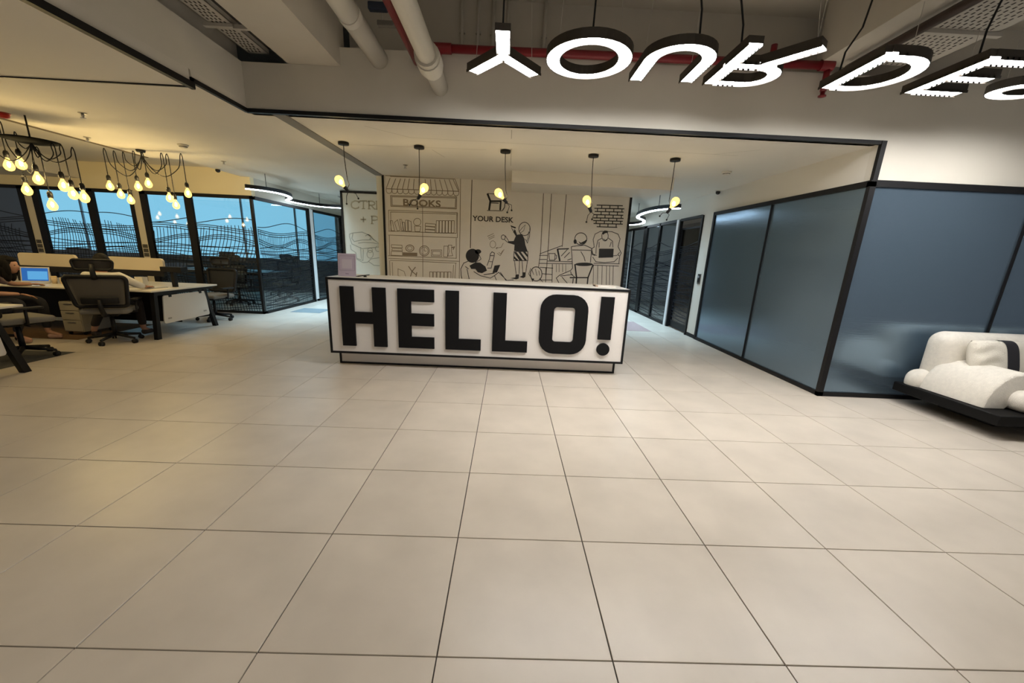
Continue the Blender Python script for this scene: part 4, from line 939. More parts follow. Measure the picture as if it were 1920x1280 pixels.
# lilac table sign, pen and pad on the counter
sg = thing('counter_sign', 'lilac stand-up sign card at left end of reception counter', 'sign', (-0.47, 4.02, 1.104))
c = MB(); c.box(-0.112, 0.112, -0.006, 0.0, 0.0, 0.275, 0.002, 1); c.xf(Matrix.Rotation(-0.10, 4, 'X')); c.build('card', mat('lilac', (0.58, 0.50, 0.60), 0.5), sg)
c = MB()
for (a, b, d, f) in ((-0.095, 0.095, 0.245, 0.248), (-0.095, 0.095, 0.07, 0.073), (-0.095, -0.092, 0.07, 0.248), (0.092, 0.095, 0.07, 0.248)): c.box(a, b, -0.008, -0.005, d, f)
c.box(-0.02, 0.02, -0.008, -0.005, 0.026, 0.034); c.xf(Matrix.Rotation(-0.10, 4, 'X')); c.build('printed_border', mat('lilac_dark', (0.28, 0.23, 0.32), 0.5), sg)
c = MB(); c.box(-0.06, 0.06, -0.0075, -0.005, 0.095, 0.205); c.xf(Matrix.Rotation(-0.10, 4, 'X')); c.build('blank_panel', mat('lilac_pale', (0.66, 0.60, 0.66), 0.5), sg)
c = MB(); c.box(-0.112, 0.112, 0.0, 0.08, 0.0, 0.006); c.build('foot', mat('lilac', (0.58, 0.50, 0.60), 0.5), sg)
pn = thing('pen_stand', 'small black pen lying beside the lilac sign', 'pen', (-0.27, 4.02, 1.104))
MB().cyl((-0.06, -0.02, 0.008), (0.07, 0.02, 0.028), 0.007, 0.005, 8).build('barrel', BLACKP, pn)
MB().cyl((-0.085, -0.027, 0.006), (-0.06, -0.02, 0.009), 0.002, 0.007, 8).build('tip', BLACKP, pn)
MB().cyl((0.02, 0.0, 0.0), (0.02, 0.0, 0.02), 0.022, 0.012, 12).build('rest', BLACKP, pn)
pd = thing('paper_pad', 'small white paper pad at right end of reception counter', 'pad', (2.78, 4.15, 1.104))
MB().box(-0.13, 0.13, -0.09, 0.09, 0, 0.014).build('sheets', mat('paper', (0.78, 0.74, 0.68), 0.8), pd)
MB().box(-0.13, -0.10, -0.092, 0.092, 0.0, 0.018).build('binding', mat('kraft', (0.4, 0.3, 0.22), 0.8), pd)

# ---- bulbs
AMBERG = bpy.data.materials.new('amber_bulb'); AMBERG.use_nodes = True
nt = AMBERG.node_tree; nt.nodes.clear()
tr = nt.nodes.new('ShaderNodeBsdfTransparent'); tr.inputs[0].default_value = (1, 0.85, 0.5, 1)
em_ = nt.nodes.new('ShaderNodeEmission'); em_.inputs[0].default_value = (1.0, 0.60, 0.14, 1); em_.inputs[1].default_value = 3.2
ms = nt.nodes.new('ShaderNodeMixShader'); ms.inputs[0].default_value = 0.55
ou = nt.nodes.new('ShaderNodeOutputMaterial')
nt.links.new(tr.outputs[0], ms.inputs[1]); nt.links.new(em_.outputs[0], ms.inputs[2]); nt.links.new(ms.outputs[0], ou.inputs[0])
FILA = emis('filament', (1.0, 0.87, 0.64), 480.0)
FILP = emis('filament_pendant', (1.0, 0.91, 0.74), 250.0)
BULB = [(0.012, 0.0), (0.016, 0.02), (0.034, 0.055), (0.044, 0.085), (0.043, 0.105), (0.032, 0.130), (0.012, 0.142)]

# ---- pendant lamps over the desk: little wire figures with a bulb for a head
PEND = [(-0.56, (-0.628, 2.255), (-0.566, 2.171), [(-0.412, 2.058), (-0.565, 1.987)], 'pendant lamp with bulb figure at far left, above the lilac sign'),
        (0.37, (0.424, 2.205), (0.368, 2.124), [(0.237, 2.01), (0.338, 1.969)], 'pendant lamp hanging before the drawn book shop awning'),
        (1.44, (1.358, 2.215), (1.45, 2.12), [(1.49, 1.974), (1.545, 2.002)], 'pendant lamp hanging before the drawn desk icon, middle of five'),
        (2.54, (2.505, 2.152), (2.552, 2.066), [(2.522, 1.902), (2.592, 1.938)], 'pendant lamp hanging left of the drawn bricks'),
        (3.57, (3.628, 2.185), (3.58, 2.098), [(3.467, 2.015), (3.563, 1.974)], 'pendant lamp at far right over the corridor mouth')]
for (px, bc, sc, ends, lab) in PEND:
    yy = 4.39
    L = thing('pendant_lamp', lab, 'pendant lamp', (px, yy, ZC), 0, 'pendant lamps over the reception desk')
    OF = (px, yy, ZC)
    MB().lathe([(0.062, -0.030), (0.064, -0.026), (0.064, -0.002), (0.060, 0.0)], (px, yy, ZC-0.002), 20).build('canopy', BLACKP, L, True, off=OF)
    S = Vector((sc[0], yy, sc[1])); Bc = Vector((bc[0], yy-0.02, bc[1])); ax = (Bc-S).normalized()
    hand = Vector((px+(sc[0]-px)*0.2+(0.02 if bc[0] < sc[0] else -0.005), yy+0.01, bc[1]+0.02))
    MB().tube([(px, yy, ZC-0.03), (px*0.9+hand.x*0.1, yy, ZC-0.2), tuple(hand), (hand.x+0.02, yy+0.01, S.z+0.05), (S.x+0.012, yy+0.01, S.z-0.01)], 0.0045, 6).build('cord', BLACKP, L, True, off=OF)
    sk = MB().lathe([(0.010, -0.05), (0.018, -0.045), (0.021, 0.0), (0.024, 0.012), (0.022, 0.022)], tuple(S), 14, ax).build('lamp_socket', BLACKP, L, True, off=OF)
    b = MB().lathe([(r*1.18, z*1.05) for r, z in BULB], tuple(S+ax*0.018), 18, ax).build('bulb', AMBERG, L, True, off=OF)
    MB().ball(tuple(S+ax*0.085), (0.018, 0.018, 0.026), 10, 8).build('filament', FILP, b, True, off=OF)
    hip = S-ax*0.045
    for ex, ez in ends:
        midx = (hip.x+ex)/2+(0.03 if ex > hip.x else -0.012); midz = (hip.z+ez)/2+0.02
        lim = MB().tube([tuple(hip), (midx, yy+0.012, midz), (ex, yy, ez)], 0.0038, 6)
        lim.ball((ex, yy, ez), 0.012, 8, 6)
        lim.build('limb_wire', BLACKP, L, True, off=OF)

# ---- bulb chandeliers of the open office
def smooth(pts, m=5):
    P_ = [Vector(p) for p in pts]; out = []
    for i in range(len(P_)-1):
        p0 = P_[max(i-1, 0)]; p1 = P_[i]; p2 = P_[i+1]; p3 = P_[min(i+2, len(P_)-1)]
        for k in range(m):
            t = k/m
            out.append(tuple(0.5*((2*p1)+(-p0+p2)*t+(2*p0-5*p1+4*p2-p3)*t*t+(-p0+3*p1-3*p2+p3)*t**3)))
    out.append(tuple(P_[-1]))
    return out
def chandelier(cx, cy, zc, drops, label, plate=True):
    L = thing('bulb_chandelier', label, 'chandelier', (cx, cy, ZC), 0, 'bare bulb chandeliers over the workstations'); OF = (cx, cy, ZC)
    if plate:
        MB().cyl((cx, cy, zc), (cx, cy, ZC), 0.008, None, 8).build('rod', BLACKP, L, True, off=OF)
        MB().lathe([(0.12, -0.035), (0.23, -0.012), (0.235, 0.0), (0.05, 0.012)], (cx, cy, zc), 28).build('canopy', mat('canopy_black', (0.004, 0.004, 0.004), 0.8, spec=0.05), L, True, off=OF)
    else:
        MB().cyl((cx, cy, zc-0.03), (cx, cy, ZC+(0.14 if cx < -4.3 else 0)), 0.01, None, 8).build('rod', BLACKP, L, True, off=OF)
        MB().lathe([(0.05, -0.03), (0.06, 0.0)], (cx, cy, ZC-0.002+(0.14 if cx < -4.3 else 0)), 20).build('canopy', BLACKP, L, True, off=OF)
    for (x, y, z, sag, hook) in drops:
        h = Vector((x, y, hook)); c0 = Vector((cx, cy, zc-0.03))
        mid = (h+c0)/2; mid.z = min(h.z, c0.z)-sag
        q1 = c0*0.6+mid*0.4; q1.z = c0.z*0.35+mid.z*0.65
        q2 = h*0.72+mid*0.28; q2.z = mid.z*0.6+h.z*0.4
        side = h-c0; side.z = 0; side = side.normalized() if side.length > 0.02 else Vector((1, 0, 0))
        loop = [tuple(c0), tuple(q1), tuple(mid), tuple(q2), tuple(h-side*0.035+Vector((0, 0, -0.03))), tuple(h-side*0.015+Vector((0, 0, 0.012))), (x, y, hook-0.04)]
        cab = MB().tube(smooth(loop, 4)+[(x, y, z+0.09)], 0.0055, 6).build('cable', BLACKP, L, True, off=OF)
        MB().lathe([(0.024, 0.02), (0.026, 0.07), (0.016, 0.095)], (x, y, z), 12).build('lamp_socket', BLACKP, cab, True, off=OF)
        b = MB().lathe([(r*1.05, 0.025-zz) for r, zz in BULB], (x, y, z), 16).build('bulb', AMBERG, cab, True, off=OF)
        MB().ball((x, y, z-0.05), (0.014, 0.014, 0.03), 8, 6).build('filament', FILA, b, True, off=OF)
chandelier(-3.84, 3.89, 2.455, [(-4.16, 3.9, 2.24, 0.20, 2.62), (-4.02, 3.9, 2.26, 0.06, 2.52), (-4.06, 3.93, 1.99, 0.25, 2.36), (-3.87, 3.9, 2.11, 0.05, 2.40), (-3.62, 3.92, 2.05, 0.18, 2.43), (-3.80, 3.92, 1.835, 0.10, 2.38), (-3.44, 3.95, 1.94, 0.16, 2.40), (-4.32, 3.8, 2.0, 0.2, 2.6), (-3.56, 3.95, 1.97, 0.15, 2.42)], 'round plate chandelier of bare amber bulbs at left picture edge')
chandelier(-3.93, 5.45, 2.66, [(-4.45, 5.42, 2.235, 0.30, 2.68), (-4.34, 5.45, 2.13, 0.22, 2.66), (-4.06, 5.45, 2.25, 0.2, 2.67), (-3.90, 5.45, 2.30, 0.1, 2.66), (-3.62, 5.45, 2.11, 0.25, 2.66), (-3.35, 5.47, 2.19, 0.28, 2.67), (-4.25, 5.5, 2.06, 0.15, 2.66), (-3.58, 5.5, 2.02, 0.2, 2.66)], 'draped cable chandelier of bare bulbs before the office glass', plate=False)

dr3 = [(dx, dy, z, 0.18, 2.64) for dx, dy, z in ((-0.55, 0, 2.1), (-0.35, 0.15, 2.2), (-0.15, -0.1, 2.0), (0.1, 0.1, 2.15), (0.3, 0, 1.95), (0.5, 0.1, 2.1))]
for cx_, lb in ((-6.2, 'bulb chandelier just left of picture edge, mirrored in the office glass'), (-8.2, 'bulb chandelier far left of picture edge, mirrored in the office glass')):
    chandelier(cx_, 3.6, 2.60, [(cx_+a, 3.6+b_, c_, d_, e_) for a, b_, c_, d_, e_ in dr3], lb, plate=False)

# ---- hanging light letters
LZ = 2.915
DIFF = emis('letter_diffuser', (1.0, 0.97, 0.94), 34.0)
HOUS = mat('letter_housing', (0.035, 0.028, 0.02), 0.55)
def light_letter(ch, strokes, hang, label, top=3.86):
    cx = sum(p[0] for s, c in strokes for p in s)/sum(len(s) for s, c in strokes)
    OF = (cx, 2.4, LZ)
    L = thing('light_letter', label, 'light sign', OF, 0, 'hanging light letters spelling YOUR DESK')
    h = MB(); d = MB(); lip_ = h
    def dist(p, a, b):
        ab = b-a; t = max(0, min(1, (p-a).dot(ab)/max(1e-9, ab.dot(ab)))); return (p-(a+ab*t)).length
    segs = [(k_, Vector(s[i]), Vector(s[(i+1) % len(s)])) for k_, (s, c) in enumerate(strokes) for i in range(len(s) if c else len(s)-1)]
    for k_, (s, closed) in enumerate(strokes):
        h.ribbon(s, 0.108, lambda a, b, sd: (a, b, LZ+0.004 if sd == 0 else LZ+0.05), closed, thick=1)
        d.ribbon(s, 0.098, lambda a, b, sd: (a, b, LZ if sd == 0 else LZ+0.0035), closed, thick=1)
        n_ = len(s)
        for i in range(n_ if closed else n_-1):       # shallow rim that shades the diffuser from the side
            A_, B_ = Vector(s[i]), Vector(s[(i+1) % n_]); dv = (B_-A_); m_ = max(1, int(dv.length/0.04)); u_ = dv.normalized(); nn = Vector((-u_.y, u_.x))
            for sd in (-1, 1):
                for j in range(m_):
                    p0 = A_+dv*(j/m_)+nn*0.051*sd; p1 = A_+dv*((j+1)/m_)+nn*0.051*sd; pm = (p0+p1)/2
                    if any(q[0] != k_ and dist(pm, q[1], q[2]) < 0.052 for q in segs): continue
                    if any(q[0] == k_ and dist(pm, q[1], q[2]) < 0.045 for q in segs): continue
                    t_ = u_*0.0075; w_ = nn*0.003
                    poly = [tuple(p0-t_-w_), tuple(p1+t_-w_), tuple(p1+t_+w_), tuple(p0-t_+w_)]
                    lip_.prism(poly, lambda a, b: (a, b, LZ-0.013), lambda a, b: (a, b, LZ+0.006))
    h.build('housing', HOUS, L, off=OF); d.build('diffuser', DIFF, L, off=OF)
    for k, (x, y, dx) in enumerate(hang):
        if k == 0:
            MB().tube([(x, y, LZ+0.05), (x+dx*0.1, y, LZ+0.22), (x+dx*0.6, y-0.02, 3.3), (x+dx, y-0.05, top)], 0.007, 6).build('power_cable', BLACKP, L, True, off=OF)
        else:
            MB().tube([(x, y, LZ+0.05), (x+dx, y, top)], 0.0022, 5).build('suspension_wire', GALV, L, off=OF)
light_letter('Y', [([(1.43, 2.08), (1.43, 2.44)], False), ([(1.165, 2.75), (1.43, 2.425)], False), ([(1.695, 2.75), (1.43, 2.425)], False)], [(1.43, 2.10, 0.03), (1.20, 2.7, 0.05), (1.66, 2.7, -0.05)], 'hanging light letter Y, leftmost of the glowing ceiling sign')
light_letter('O', [(ringpts(2.08, 2.405, 0.27, 0.29, 0, 350, 35), True)], [(2.05, 2.12, 0.03), (2.30, 2.3, -0.08), (1.85, 2.5, 0.05)], 'hanging light letter O, round ring of the glowing ceiling sign')
light_letter('U', [([(2.535, 2.74), (2.535, 2.38)]+ringpts(2.745, 2.345, 0.21, 0.215, 180, 360, 16)+[(2.955, 2.38), (2.955, 2.72)], False)], [(2.80, 2.14, -0.1), (2.55, 2.6, 0.06), (2.94, 2.6, 0.03)], 'hanging light letter U of the glowing ceiling sign')
light_letter('R', [([(3.16, 2.06), (3.16, 2.735)], False), ([(3.16, 2.685), (3.40, 2.685)]+ringpts(3.40, 2.53, 0.165, 0.155, 80, -80, 10)+[(3.40, 2.375), (3.16, 2.375)], False), ([(3.37, 2.375), (3.625, 2.05)], False)], [(3.18, 2.3, -0.12), (3.60, 2.09, 0.03), (3.6, 2.09, -0.12)], 'hanging light letter R of the glowing ceiling sign')
light_letter('D', [([(4.13, 2.08), (4.13, 2.70)], False), ([(4.13, 2.655), (4.28, 2.655)]+ringpts(4.28, 2.39, 0.25, 0.265, 85, -85, 14)+[(4.28, 2.125), (4.13, 2.125)], False)], [(4.15, 2.6, 0.16), (4.45, 2.3, 0.0)], 'hanging light letter D, below the perforated tray')
light_letter('E', [([(4.845, 2.06), (4.845, 2.71)], False), ([(4.845, 2.66), (5.25, 2.66)], False), ([(4.845, 2.385), (5.20, 2.385)], False), ([(4.845, 2.11), (5.25, 2.11)], False)], [(4.86, 2.2, 0.04), (5.2, 2.6, 0.0)], 'hanging light letter E near right picture edge', 3.352)
light_letter('S', [([p_[:2] for p_ in smooth([(q_[0], q_[1], 0) for q_ in [(5.80, 2.58), (5.74, 2.64), (5.64, 2.665), (5.54, 2.65), (5.47, 2.60), (5.46, 2.53), (5.50, 2.46), (5.60, 2.41), (5.72, 2.36), (5.79, 2.29), (5.79, 2.20), (5.72, 2.13), (5.62, 2.105), (5.52, 2.12), (5.44, 2.18)]], 3)], False)], [(5.6, 2.12, 0.02), (5.6, 2.65, 0.0)], 'hanging light letter S cut by right picture edge')
light_letter('K', [([(6.05, 2.06), (6.05, 2.71)], False), ([(6.40, 2.71), (6.05, 2.36)], False), ([(6.16, 2.47), (6.42, 2.06)], False)], [(6.05, 2.2, 0.02), (6.3, 2.6, 0.0)], 'hanging light letter K, last of the glowing ceiling sign')

# ---- S-shaped linear lamps in the corridors
def linear_lamp(pts, z, label, hang):
    sm = []
    for i in range(len(pts)-1):
        p0 = Vector(pts[max(i-1, 0)]); p1 = Vector(pts[i]); p2 = Vector(pts[i+1]); p3 = Vector(pts[min(i+2, len(pts)-1)])
        for k in range(6):
            t = k/6
            sm.append(tuple(0.5*((2*p1)+(-p0+p2)*t+(2*p0-5*p1+4*p2-p3)*t*t+(-p0+3*p1-3*p2+p3)*t**3)))
    sm.append(tuple(pts[-1]))
    OF = (pts[0][0], pts[0][1], z)
    L = thing('linear_lamp', label, 'ceiling lamp', OF, 0)
    MB().ribbon(sm, 0.07, lambda a, b, sd: (a, b, z+0.004 if sd == 0 else z+0.07), False, thick=1).build('housing', BLACKP, L, off=OF)
    MB().ribbon(sm, 0.062, lambda a, b, sd: (a, b, z-0.012 if sd == 0 else z+0.0035), False, thick=1).build('diffuser', emis('cool_diffuser', (0.74, 0.89, 1.0), 11.0), L, off=OF)
    for (x, y) in hang:
        MB().cyl((x, y, z+0.07), (x, y, ZC-0.002), 0.006, None, 6).build('suspension_wire', BLACKP, L, off=OF)
k = 0.904
def sc_(P): return [(1.53+(x-1.53)*k, -1.178+(y+1.178)*k) for x, y in P]
lp = sc_([(-3.80, 7.66), (-3.53, 7.93), (-3.43, 8.37), (-3.60, 9.02), (-3.98, 9.60), (-4.0, 10.2), (-3.74, 10.86), (-3.19, 11.03)])
linear_lamp(lp, 2.40, 'white glowing S-curved lamp hanging in left corridor', [lp[1], lp[6]])
rp = sc_([(4.95, 7.54), (4.67, 7.98), (4.61, 8.83), (4.77, 9.74), (5.18, 10.53), (5.42, 11.35), (5.40, 12.0), (5.1, 12.3)])
linear_lamp(rp, 2.40, 'white glowing S-curved lamp hanging in right corridor', [rp[1], rp[3]])

# ---- pipes and trays above the foyer
def pipe(name, label, pts, r, material, collars=(), n=18, cat='pipe', group=None):
    base = pts[0]; L = thing(name, label, cat, base, 0, group)
    MB().tube(pts, r, n).build('pipe_run', material, L, True, off=base)
    for (p, q, rr) in collars: autosmooth(MB().cyl(p, q, rr, None, n).build('collar', material, L, off=base))
    return L
pipe('white_pipe', 'white insulated pipe beside the deep beam at upper left', [(0.22, -3.0, 3.20), (0.22, 1.0, 3.20), (0.22, YB+0.05, 3.20)], 0.085, PIPEW, [((0.22, 2.55, 3.20), (0.22, 2.62, 3.20), 0.092)])
pipe('white_pipe', 'white drain pipe with thick coupling beside the red pipe', [(0.80, -3.0, 2.99), (0.80, 1.0, 2.99), (0.80, YB+0.02, 2.99)], 0.078, PIPEW, [((0.80, 2.70, 2.99), (0.80, 2.86, 2.99), 0.108), ((0.80, 2.64, 2.99), (0.80, 2.70, 2.99), 0.098), ((0.80, 2.86, 2.99), (0.80, 2.92, 2.99), 0.096)])
pipe('red_pipe', 'dark red sprinkler pipe running along the white drain pipe', [(0.585, -3.0, 3.20), (0.585, 1.0, 3.20), (0.585, YB+0.02, 3.20)], 0.042, PIPER)
rpp = pipe('red_pipe', 'dark red sprinkler pipe crossing behind the light letters', [(0.74, 3.27, 3.285), (2.5, 3.27, 3.30), (4.52, 3.27, 3.315)], 0.036, PIPER, [((0.74, 3.27, 3.285), (0.92, 3.27, 3.286), 0.045), ((4.42, 3.27, 3.315), (4.54, 3.27, 3.315), 0.046)])
OFr = (0.74, 3.27, 3.285)
for (x, z0) in ((0.80, 3.12), (4.50, 3.10)):
    MB().cyl((x, 3.27, 3.30), (x, 3.27, z0), 0.028, None, 12).build('drop_pipe', PIPER, rpp, True, off=OFr)
MB().cyl((3.95, 3.27, 3.31), (3.95, 3.27, 3.46), 0.028, None, 12).build('hanger_stub', PIPER, rpp, True, off=OFr)
mini = thing('sprinkler_head', 'small red sprinkler head below end of the crossing red pipe', 'sprinkler', (4.50, 3.27, 3.10))
MB().lathe([(0.02, 0.0), (0.02, -0.03), (0.035, -0.035), (0.035, -0.045), (0.01, -0.05)], (0, 0, 0), 12).build('deflector', PIPER, mini, True)
for i, (x, r) in enumerate(((0.98, 0.016), (1.14, 0.014), (1.29, 0.018), (1.43, 0.013), (1.80, 0.017))):
    L = thing('conduit', ['thin vertical conduit just right of the white drain pipe', 'second vertical conduit from the white drain pipe', 'third vertical conduit from the white drain pipe', 'vertical conduit behind the light letter Y', 'vertical conduit between the light letters Y and O'][i], 'conduit', (x, 3.59, 3.16), 0, 'vertical conduits on the cross beam')
    MB().cyl((0, 0, 0), (0, 0, 0.70), r, None, 10).build('conduit_run', PIPEW, L, True)
    MB().box(-r-0.012, r+0.012, -0.004, 0.03, 0.40, 0.425).build('clip', GALV, L)
blue = thing('cable_bracket', 'dark blue cable bracket hanging near the red pipe', 'bracket', (0.36, 2.95, 3.34))
MB().box(-0.10, 0.06, -0.03, 0.03, 0.06, 0.12, 0.01).build('channel', mat('blue_black', (0.015, 0.025, 0.05), 0.4), blue)
MB().box(-0.04, 0.18, 0.02, 0.07, -0.03, 0.01, 0.005).build('arm', mat('bracket_grey', (0.16, 0.15, 0.13), 0.5), blue)
MB().cyl((0.0, 0.04, 0.0), (0.0, 0.04, 0.52), 0.006, None, 6).build('rod', GALV, blue)

def tray(x0, x1, y0, y1, z, label, side):
    L = thing('cable_tray', label, 'cable tray', ((x0+x1)/2, y0, z)); OF = ((x0+x1)/2, y0, z)
    MB().box(x0, x1, y0, y1, z, z+0.004).build('tray_bed', GALV, L, off=OF)
    for a in (x0, x1-0.006): MB().box(a, a+0.006, y0, y1, z, z+0.06).build('side_rail', GALV, L, off=OF)
    sl = MB(); y = y0+0.05; px_ = 0.034 if x1-x0 < 0.3 else 0.052; nrow = int((x1-x0-0.05)/px_)
    while y < y1-0.04:
        if y > 0.2:
            for q in range(nrow):
                xx = x0+0.03+q*px_+(0.0 if int(y/0.05) % 2 else 0.012)
                if xx+0.014 < x1-0.02:
                    sl.box(xx, xx+0.013, y, y+0.028, z-0.0012, z+0.0002)
        y += 0.046
    s_ = sl.build('slots', HOLE, L, off=OF); s_['kind'] = 'stuff'
    return L, OF
L1, O1 = tray(-1.06, -0.86, -3.0, 3.42, 3.22, 'perforated metal cable tray in the slot at upper left', 0)
MB().box(-1.10, -0.84, 2.86, 2.90, 3.19, 3.215).build('cross_bracket', GALV, L1, off=O1)
MB().box(-0.85, -0.68, 2.86, 2.89, 3.18, 3.21).build('cross_bracket', GALV, L1, off=O1)
MB().box(-0.86, -0.655, -3.0, 3.42, 3.26, 3.27).build('shadow_gap', HOLE, L1, off=O1)
L2, O2 = tray(4.76, 5.42, -3.0, 3.30, 3.36, 'wide perforated cable tray at upper right behind light letters', 1)
MB().box(4.72, 5.46, 2.66, 2.70, 3.33, 3.358).build('cross_bracket', GALV, L2, off=O2)
MB().box(4.72, 5.46, 1.6, 1.64, 3.33, 3.358).build('cross_bracket', GALV, L2, off=O2)
bb = thing('conduit', 'dark brown pipe beside the upper right tray', 'conduit', (4.64, -2, 3.27))
MB().cyl((0, 0, 0), (0, 5.2, 0), 0.035, None, 12).build('conduit_run', mat('brown_pipe', (0.05, 0.03, 0.022), 0.5), bb, True)
MB().box(-0.05, 0.05, 3.9, 3.93, -0.04, 0.06).build('clip', BLACKP, bb)

# ---- ceiling fittings
def sprinkler(x, y, z, label):
    L = thing('sprinkler_head', label, 'sprinkler', (x, y, z))
    MB().lathe([(0.035, -0.004), (0.038, 0.0)], (0, 0, 0), 16).build('rosette', mat('rosette', (0.30, 0.27, 0.22), 0.4), L, True)
    MB().lathe([(0.008, -0.04), (0.014, -0.03), (0.012, -0.004)], (0, 0, 0), 10).build('body', STEEL, L, True)
    MB().lathe([(0.024, -0.048), (0.024, -0.044)], (0, 0, 0), 12).build('deflector', STEEL, L)
sprinkler(-3.03, 3.70, ZC, 'sprinkler head on ceiling above the grey carpet')
sprinkler(-4.07, 4.81, ZC, 'sprinkler head on ceiling between the two chandeliers')
sprinkler(-3.12, 6.04, ZC, 'sprinkler head on ceiling near the dome camera')
sprinkler(-0.10, 5.62, ZC, 'sprinkler head on ceiling before the mural')
def smoke(x, y, label):
    L = thing('smoke_detector', label, 'smoke detector', (x, y, ZC))
    MB().lathe([(0.03, -0.045), (0.045, -0.035), (0.05, -0.018), (0.062, -0.015), (0.065, 0.0)], (0, 0, 0), 20).build('housing', mat('detector_white', (0.6, 0.57, 0.5), 0.5), L, True)
    MB().lathe([(0.047, -0.032), (0.049, -0.026)], (0, 0, 0), 20).build('vent_ring', BLACKP, L)
smoke(-2.95, 4.97, 'smoke detector on left ceiling beyond the sprinkler')
smoke(4.54, 5.0, 'smoke detector on right ceiling near the soffit')
def dome(x, y, z, label):
    L = thing('dome_camera', label, 'camera', (x, y, z))
    MB().lathe([(0.045, -0.012), (0.05, 0.0)], (0, 0, 0), 18).build('mount', mat('detector_white', (0.6, 0.57, 0.5), 0.5), L, True)
    MB().ball((0, 0, -0.03), (0.04, 0.04, 0.036), 14, 10).build('dome', mat('dome_black', (0.01, 0.01, 0.01), 0.1), L, True)
dome(-3.70, 6.75, ZC, 'black dome camera on ceiling before the office glass')
dome(XR-0.06, 6.55, ZC, 'black dome camera on right ceiling above the white pier')
bz_ = thing('alarm_beacon', 'red alarm beacon on ceiling at left picture edge', 'alarm', (-4.02, 3.84, ZC))
MB().lathe([(0.03, -0.05), (0.05, -0.04), (0.055, -0.012)], (0, 0, 0), 16).build('lens', mat('beacon_red', (0.55, 0.02, 0.01), 0.3), bz_, True)
MB().lathe([(0.06, -0.012), (0.062, 0.0)], (0, 0, 0), 16).build('base', mat('beacon_base', (0.4, 0.05, 0.03), 0.4), bz_, True)
for (x, y, lab) in ((-2.75, 10.2, 'small dark ceiling vent above the left curved lamp'), (4.3, 10.0, 'small dark ceiling vent above the right curved lamp')):
    L = thing('ceiling_vent', lab, 'vent', (x, y, ZC))
    MB().box(-0.18, 0.18, -0.10, 0.10, -0.012, 0).build('frame', mat('vent_grey', (0.25, 0.26, 0.27), 0.5), L)
    for q in range(4): MB().box(-0.16, 0.16, -0.085+q*0.045, -0.06+q*0.045, -0.016, -0.012).build('slat', BLACKP, L)
ac = thing('access_reader', 'small dark access reader on the white door pier', 'reader', (XR-0.001, 6.86, 1.16))
MB().box(-0.022, 0, -0.05, 0.05, -0.075, 0.075, 0.006).build('body', BLACKP, ac)
MB().box(-0.025, -0.021, -0.03, 0.03, 0.01, 0.05).build('screen', mat('reader_screen', (0.25, 0.28, 0.32), 0.3), ac)
MB().box(-0.012, 0, -0.06, 0.06, -0.11, 0.085, 0.003).build('back_plate', STEEL, ac)

# ---- sofa
sofa = thing('sofa', 'low white boucle sofa with draped arm on black platform base', 'sofa', (7.2, 2.72, 0)); OS = (7.2, 2.72, 0)
autosmooth(MB().box(6.03, 8.45, 2.20, 3.26, 0.135, 0.235, 0.008, 1).build('platform', mat('platform_black', (0.006, 0.006, 0.006), 0.6, spec=0.15), sofa, off=OS))
MB().box(6.45, 8.1, 2.55, 3.10, 0.0, 0.135).build('plinth', BLACK, sofa, off=OS)
def cushion(name, x0, x1, y0, y1, z0, z1, bev, m=BOUCLE, parent=None, sag=0.0, rot=None):
    mb = MB().box(x0, x1, y0, y1, z0, z1, bev, 6)
    o = mb.build(name, m, parent or sofa, True, off=OS)
    return o
cushion('back_cushion', 6.19, 7.35, 2.92, 3.25, 0.28, 0.855, 0.13)
cushion('back_cushion', 7.34, 8.42, 2.92, 3.25, 0.28, 0.855, 0.13)
cushion('seat_cushion', 6.30, 7.38, 2.24, 3.05, 0.235, 0.43, 0.09)
cushion('seat_cushion', 7.37, 8.42, 2.24, 3.05, 0.235, 0.43, 0.09)
cushion('side_cushion', 6.06, 6.55, 3.0, 3.245, 0.15, 0.42, 0.115)
# draped arm: a saddle-shaped roll whose outer face runs down to the platform
arm = MB(); prof = [(6.085, 0.24), (6.10, 0.33), (6.14, 0.43), (6.21, 0.52), (6.30, 0.575), (6.40, 0.59), (6.50, 0.575), (6.58, 0.53), (6.63, 0.46), (6.64, 0.40), (6.56, 0.37), (6.46, 0.36), (6.36, 0.33), (6.29, 0.24)]
secs = [(2.40, 0.93), (2.41, 0.975), (2.44, 1.0), (2.98, 1.0), (3.02, 0.975), (3.03, 0.93)]
rings = []
for y, s in secs:
    rings.append([arm.bm.verts.new((6.36+(a-6.36)*s, y, 0.24+(b-0.24)*s)) for a, b in prof])
for a, b in zip(rings, rings[1:]):
    for i in range(len(prof)):
        j = (i+1) % len(prof); arm.bm.faces.new((a[i], a[j], b[j], b[i]))
arm.bm.faces.new(rings[0]); arm.bm.faces.new(rings[-1][::-1])
autosmooth(arm.build('arm_cushion', BOUCLE, sofa, off=OS), 50)
pil = thing('throw_pillow', 'wrinkled off-white throw pillow with black band on the sofa', 'pillow', (6.56, 2.74, 0.435))
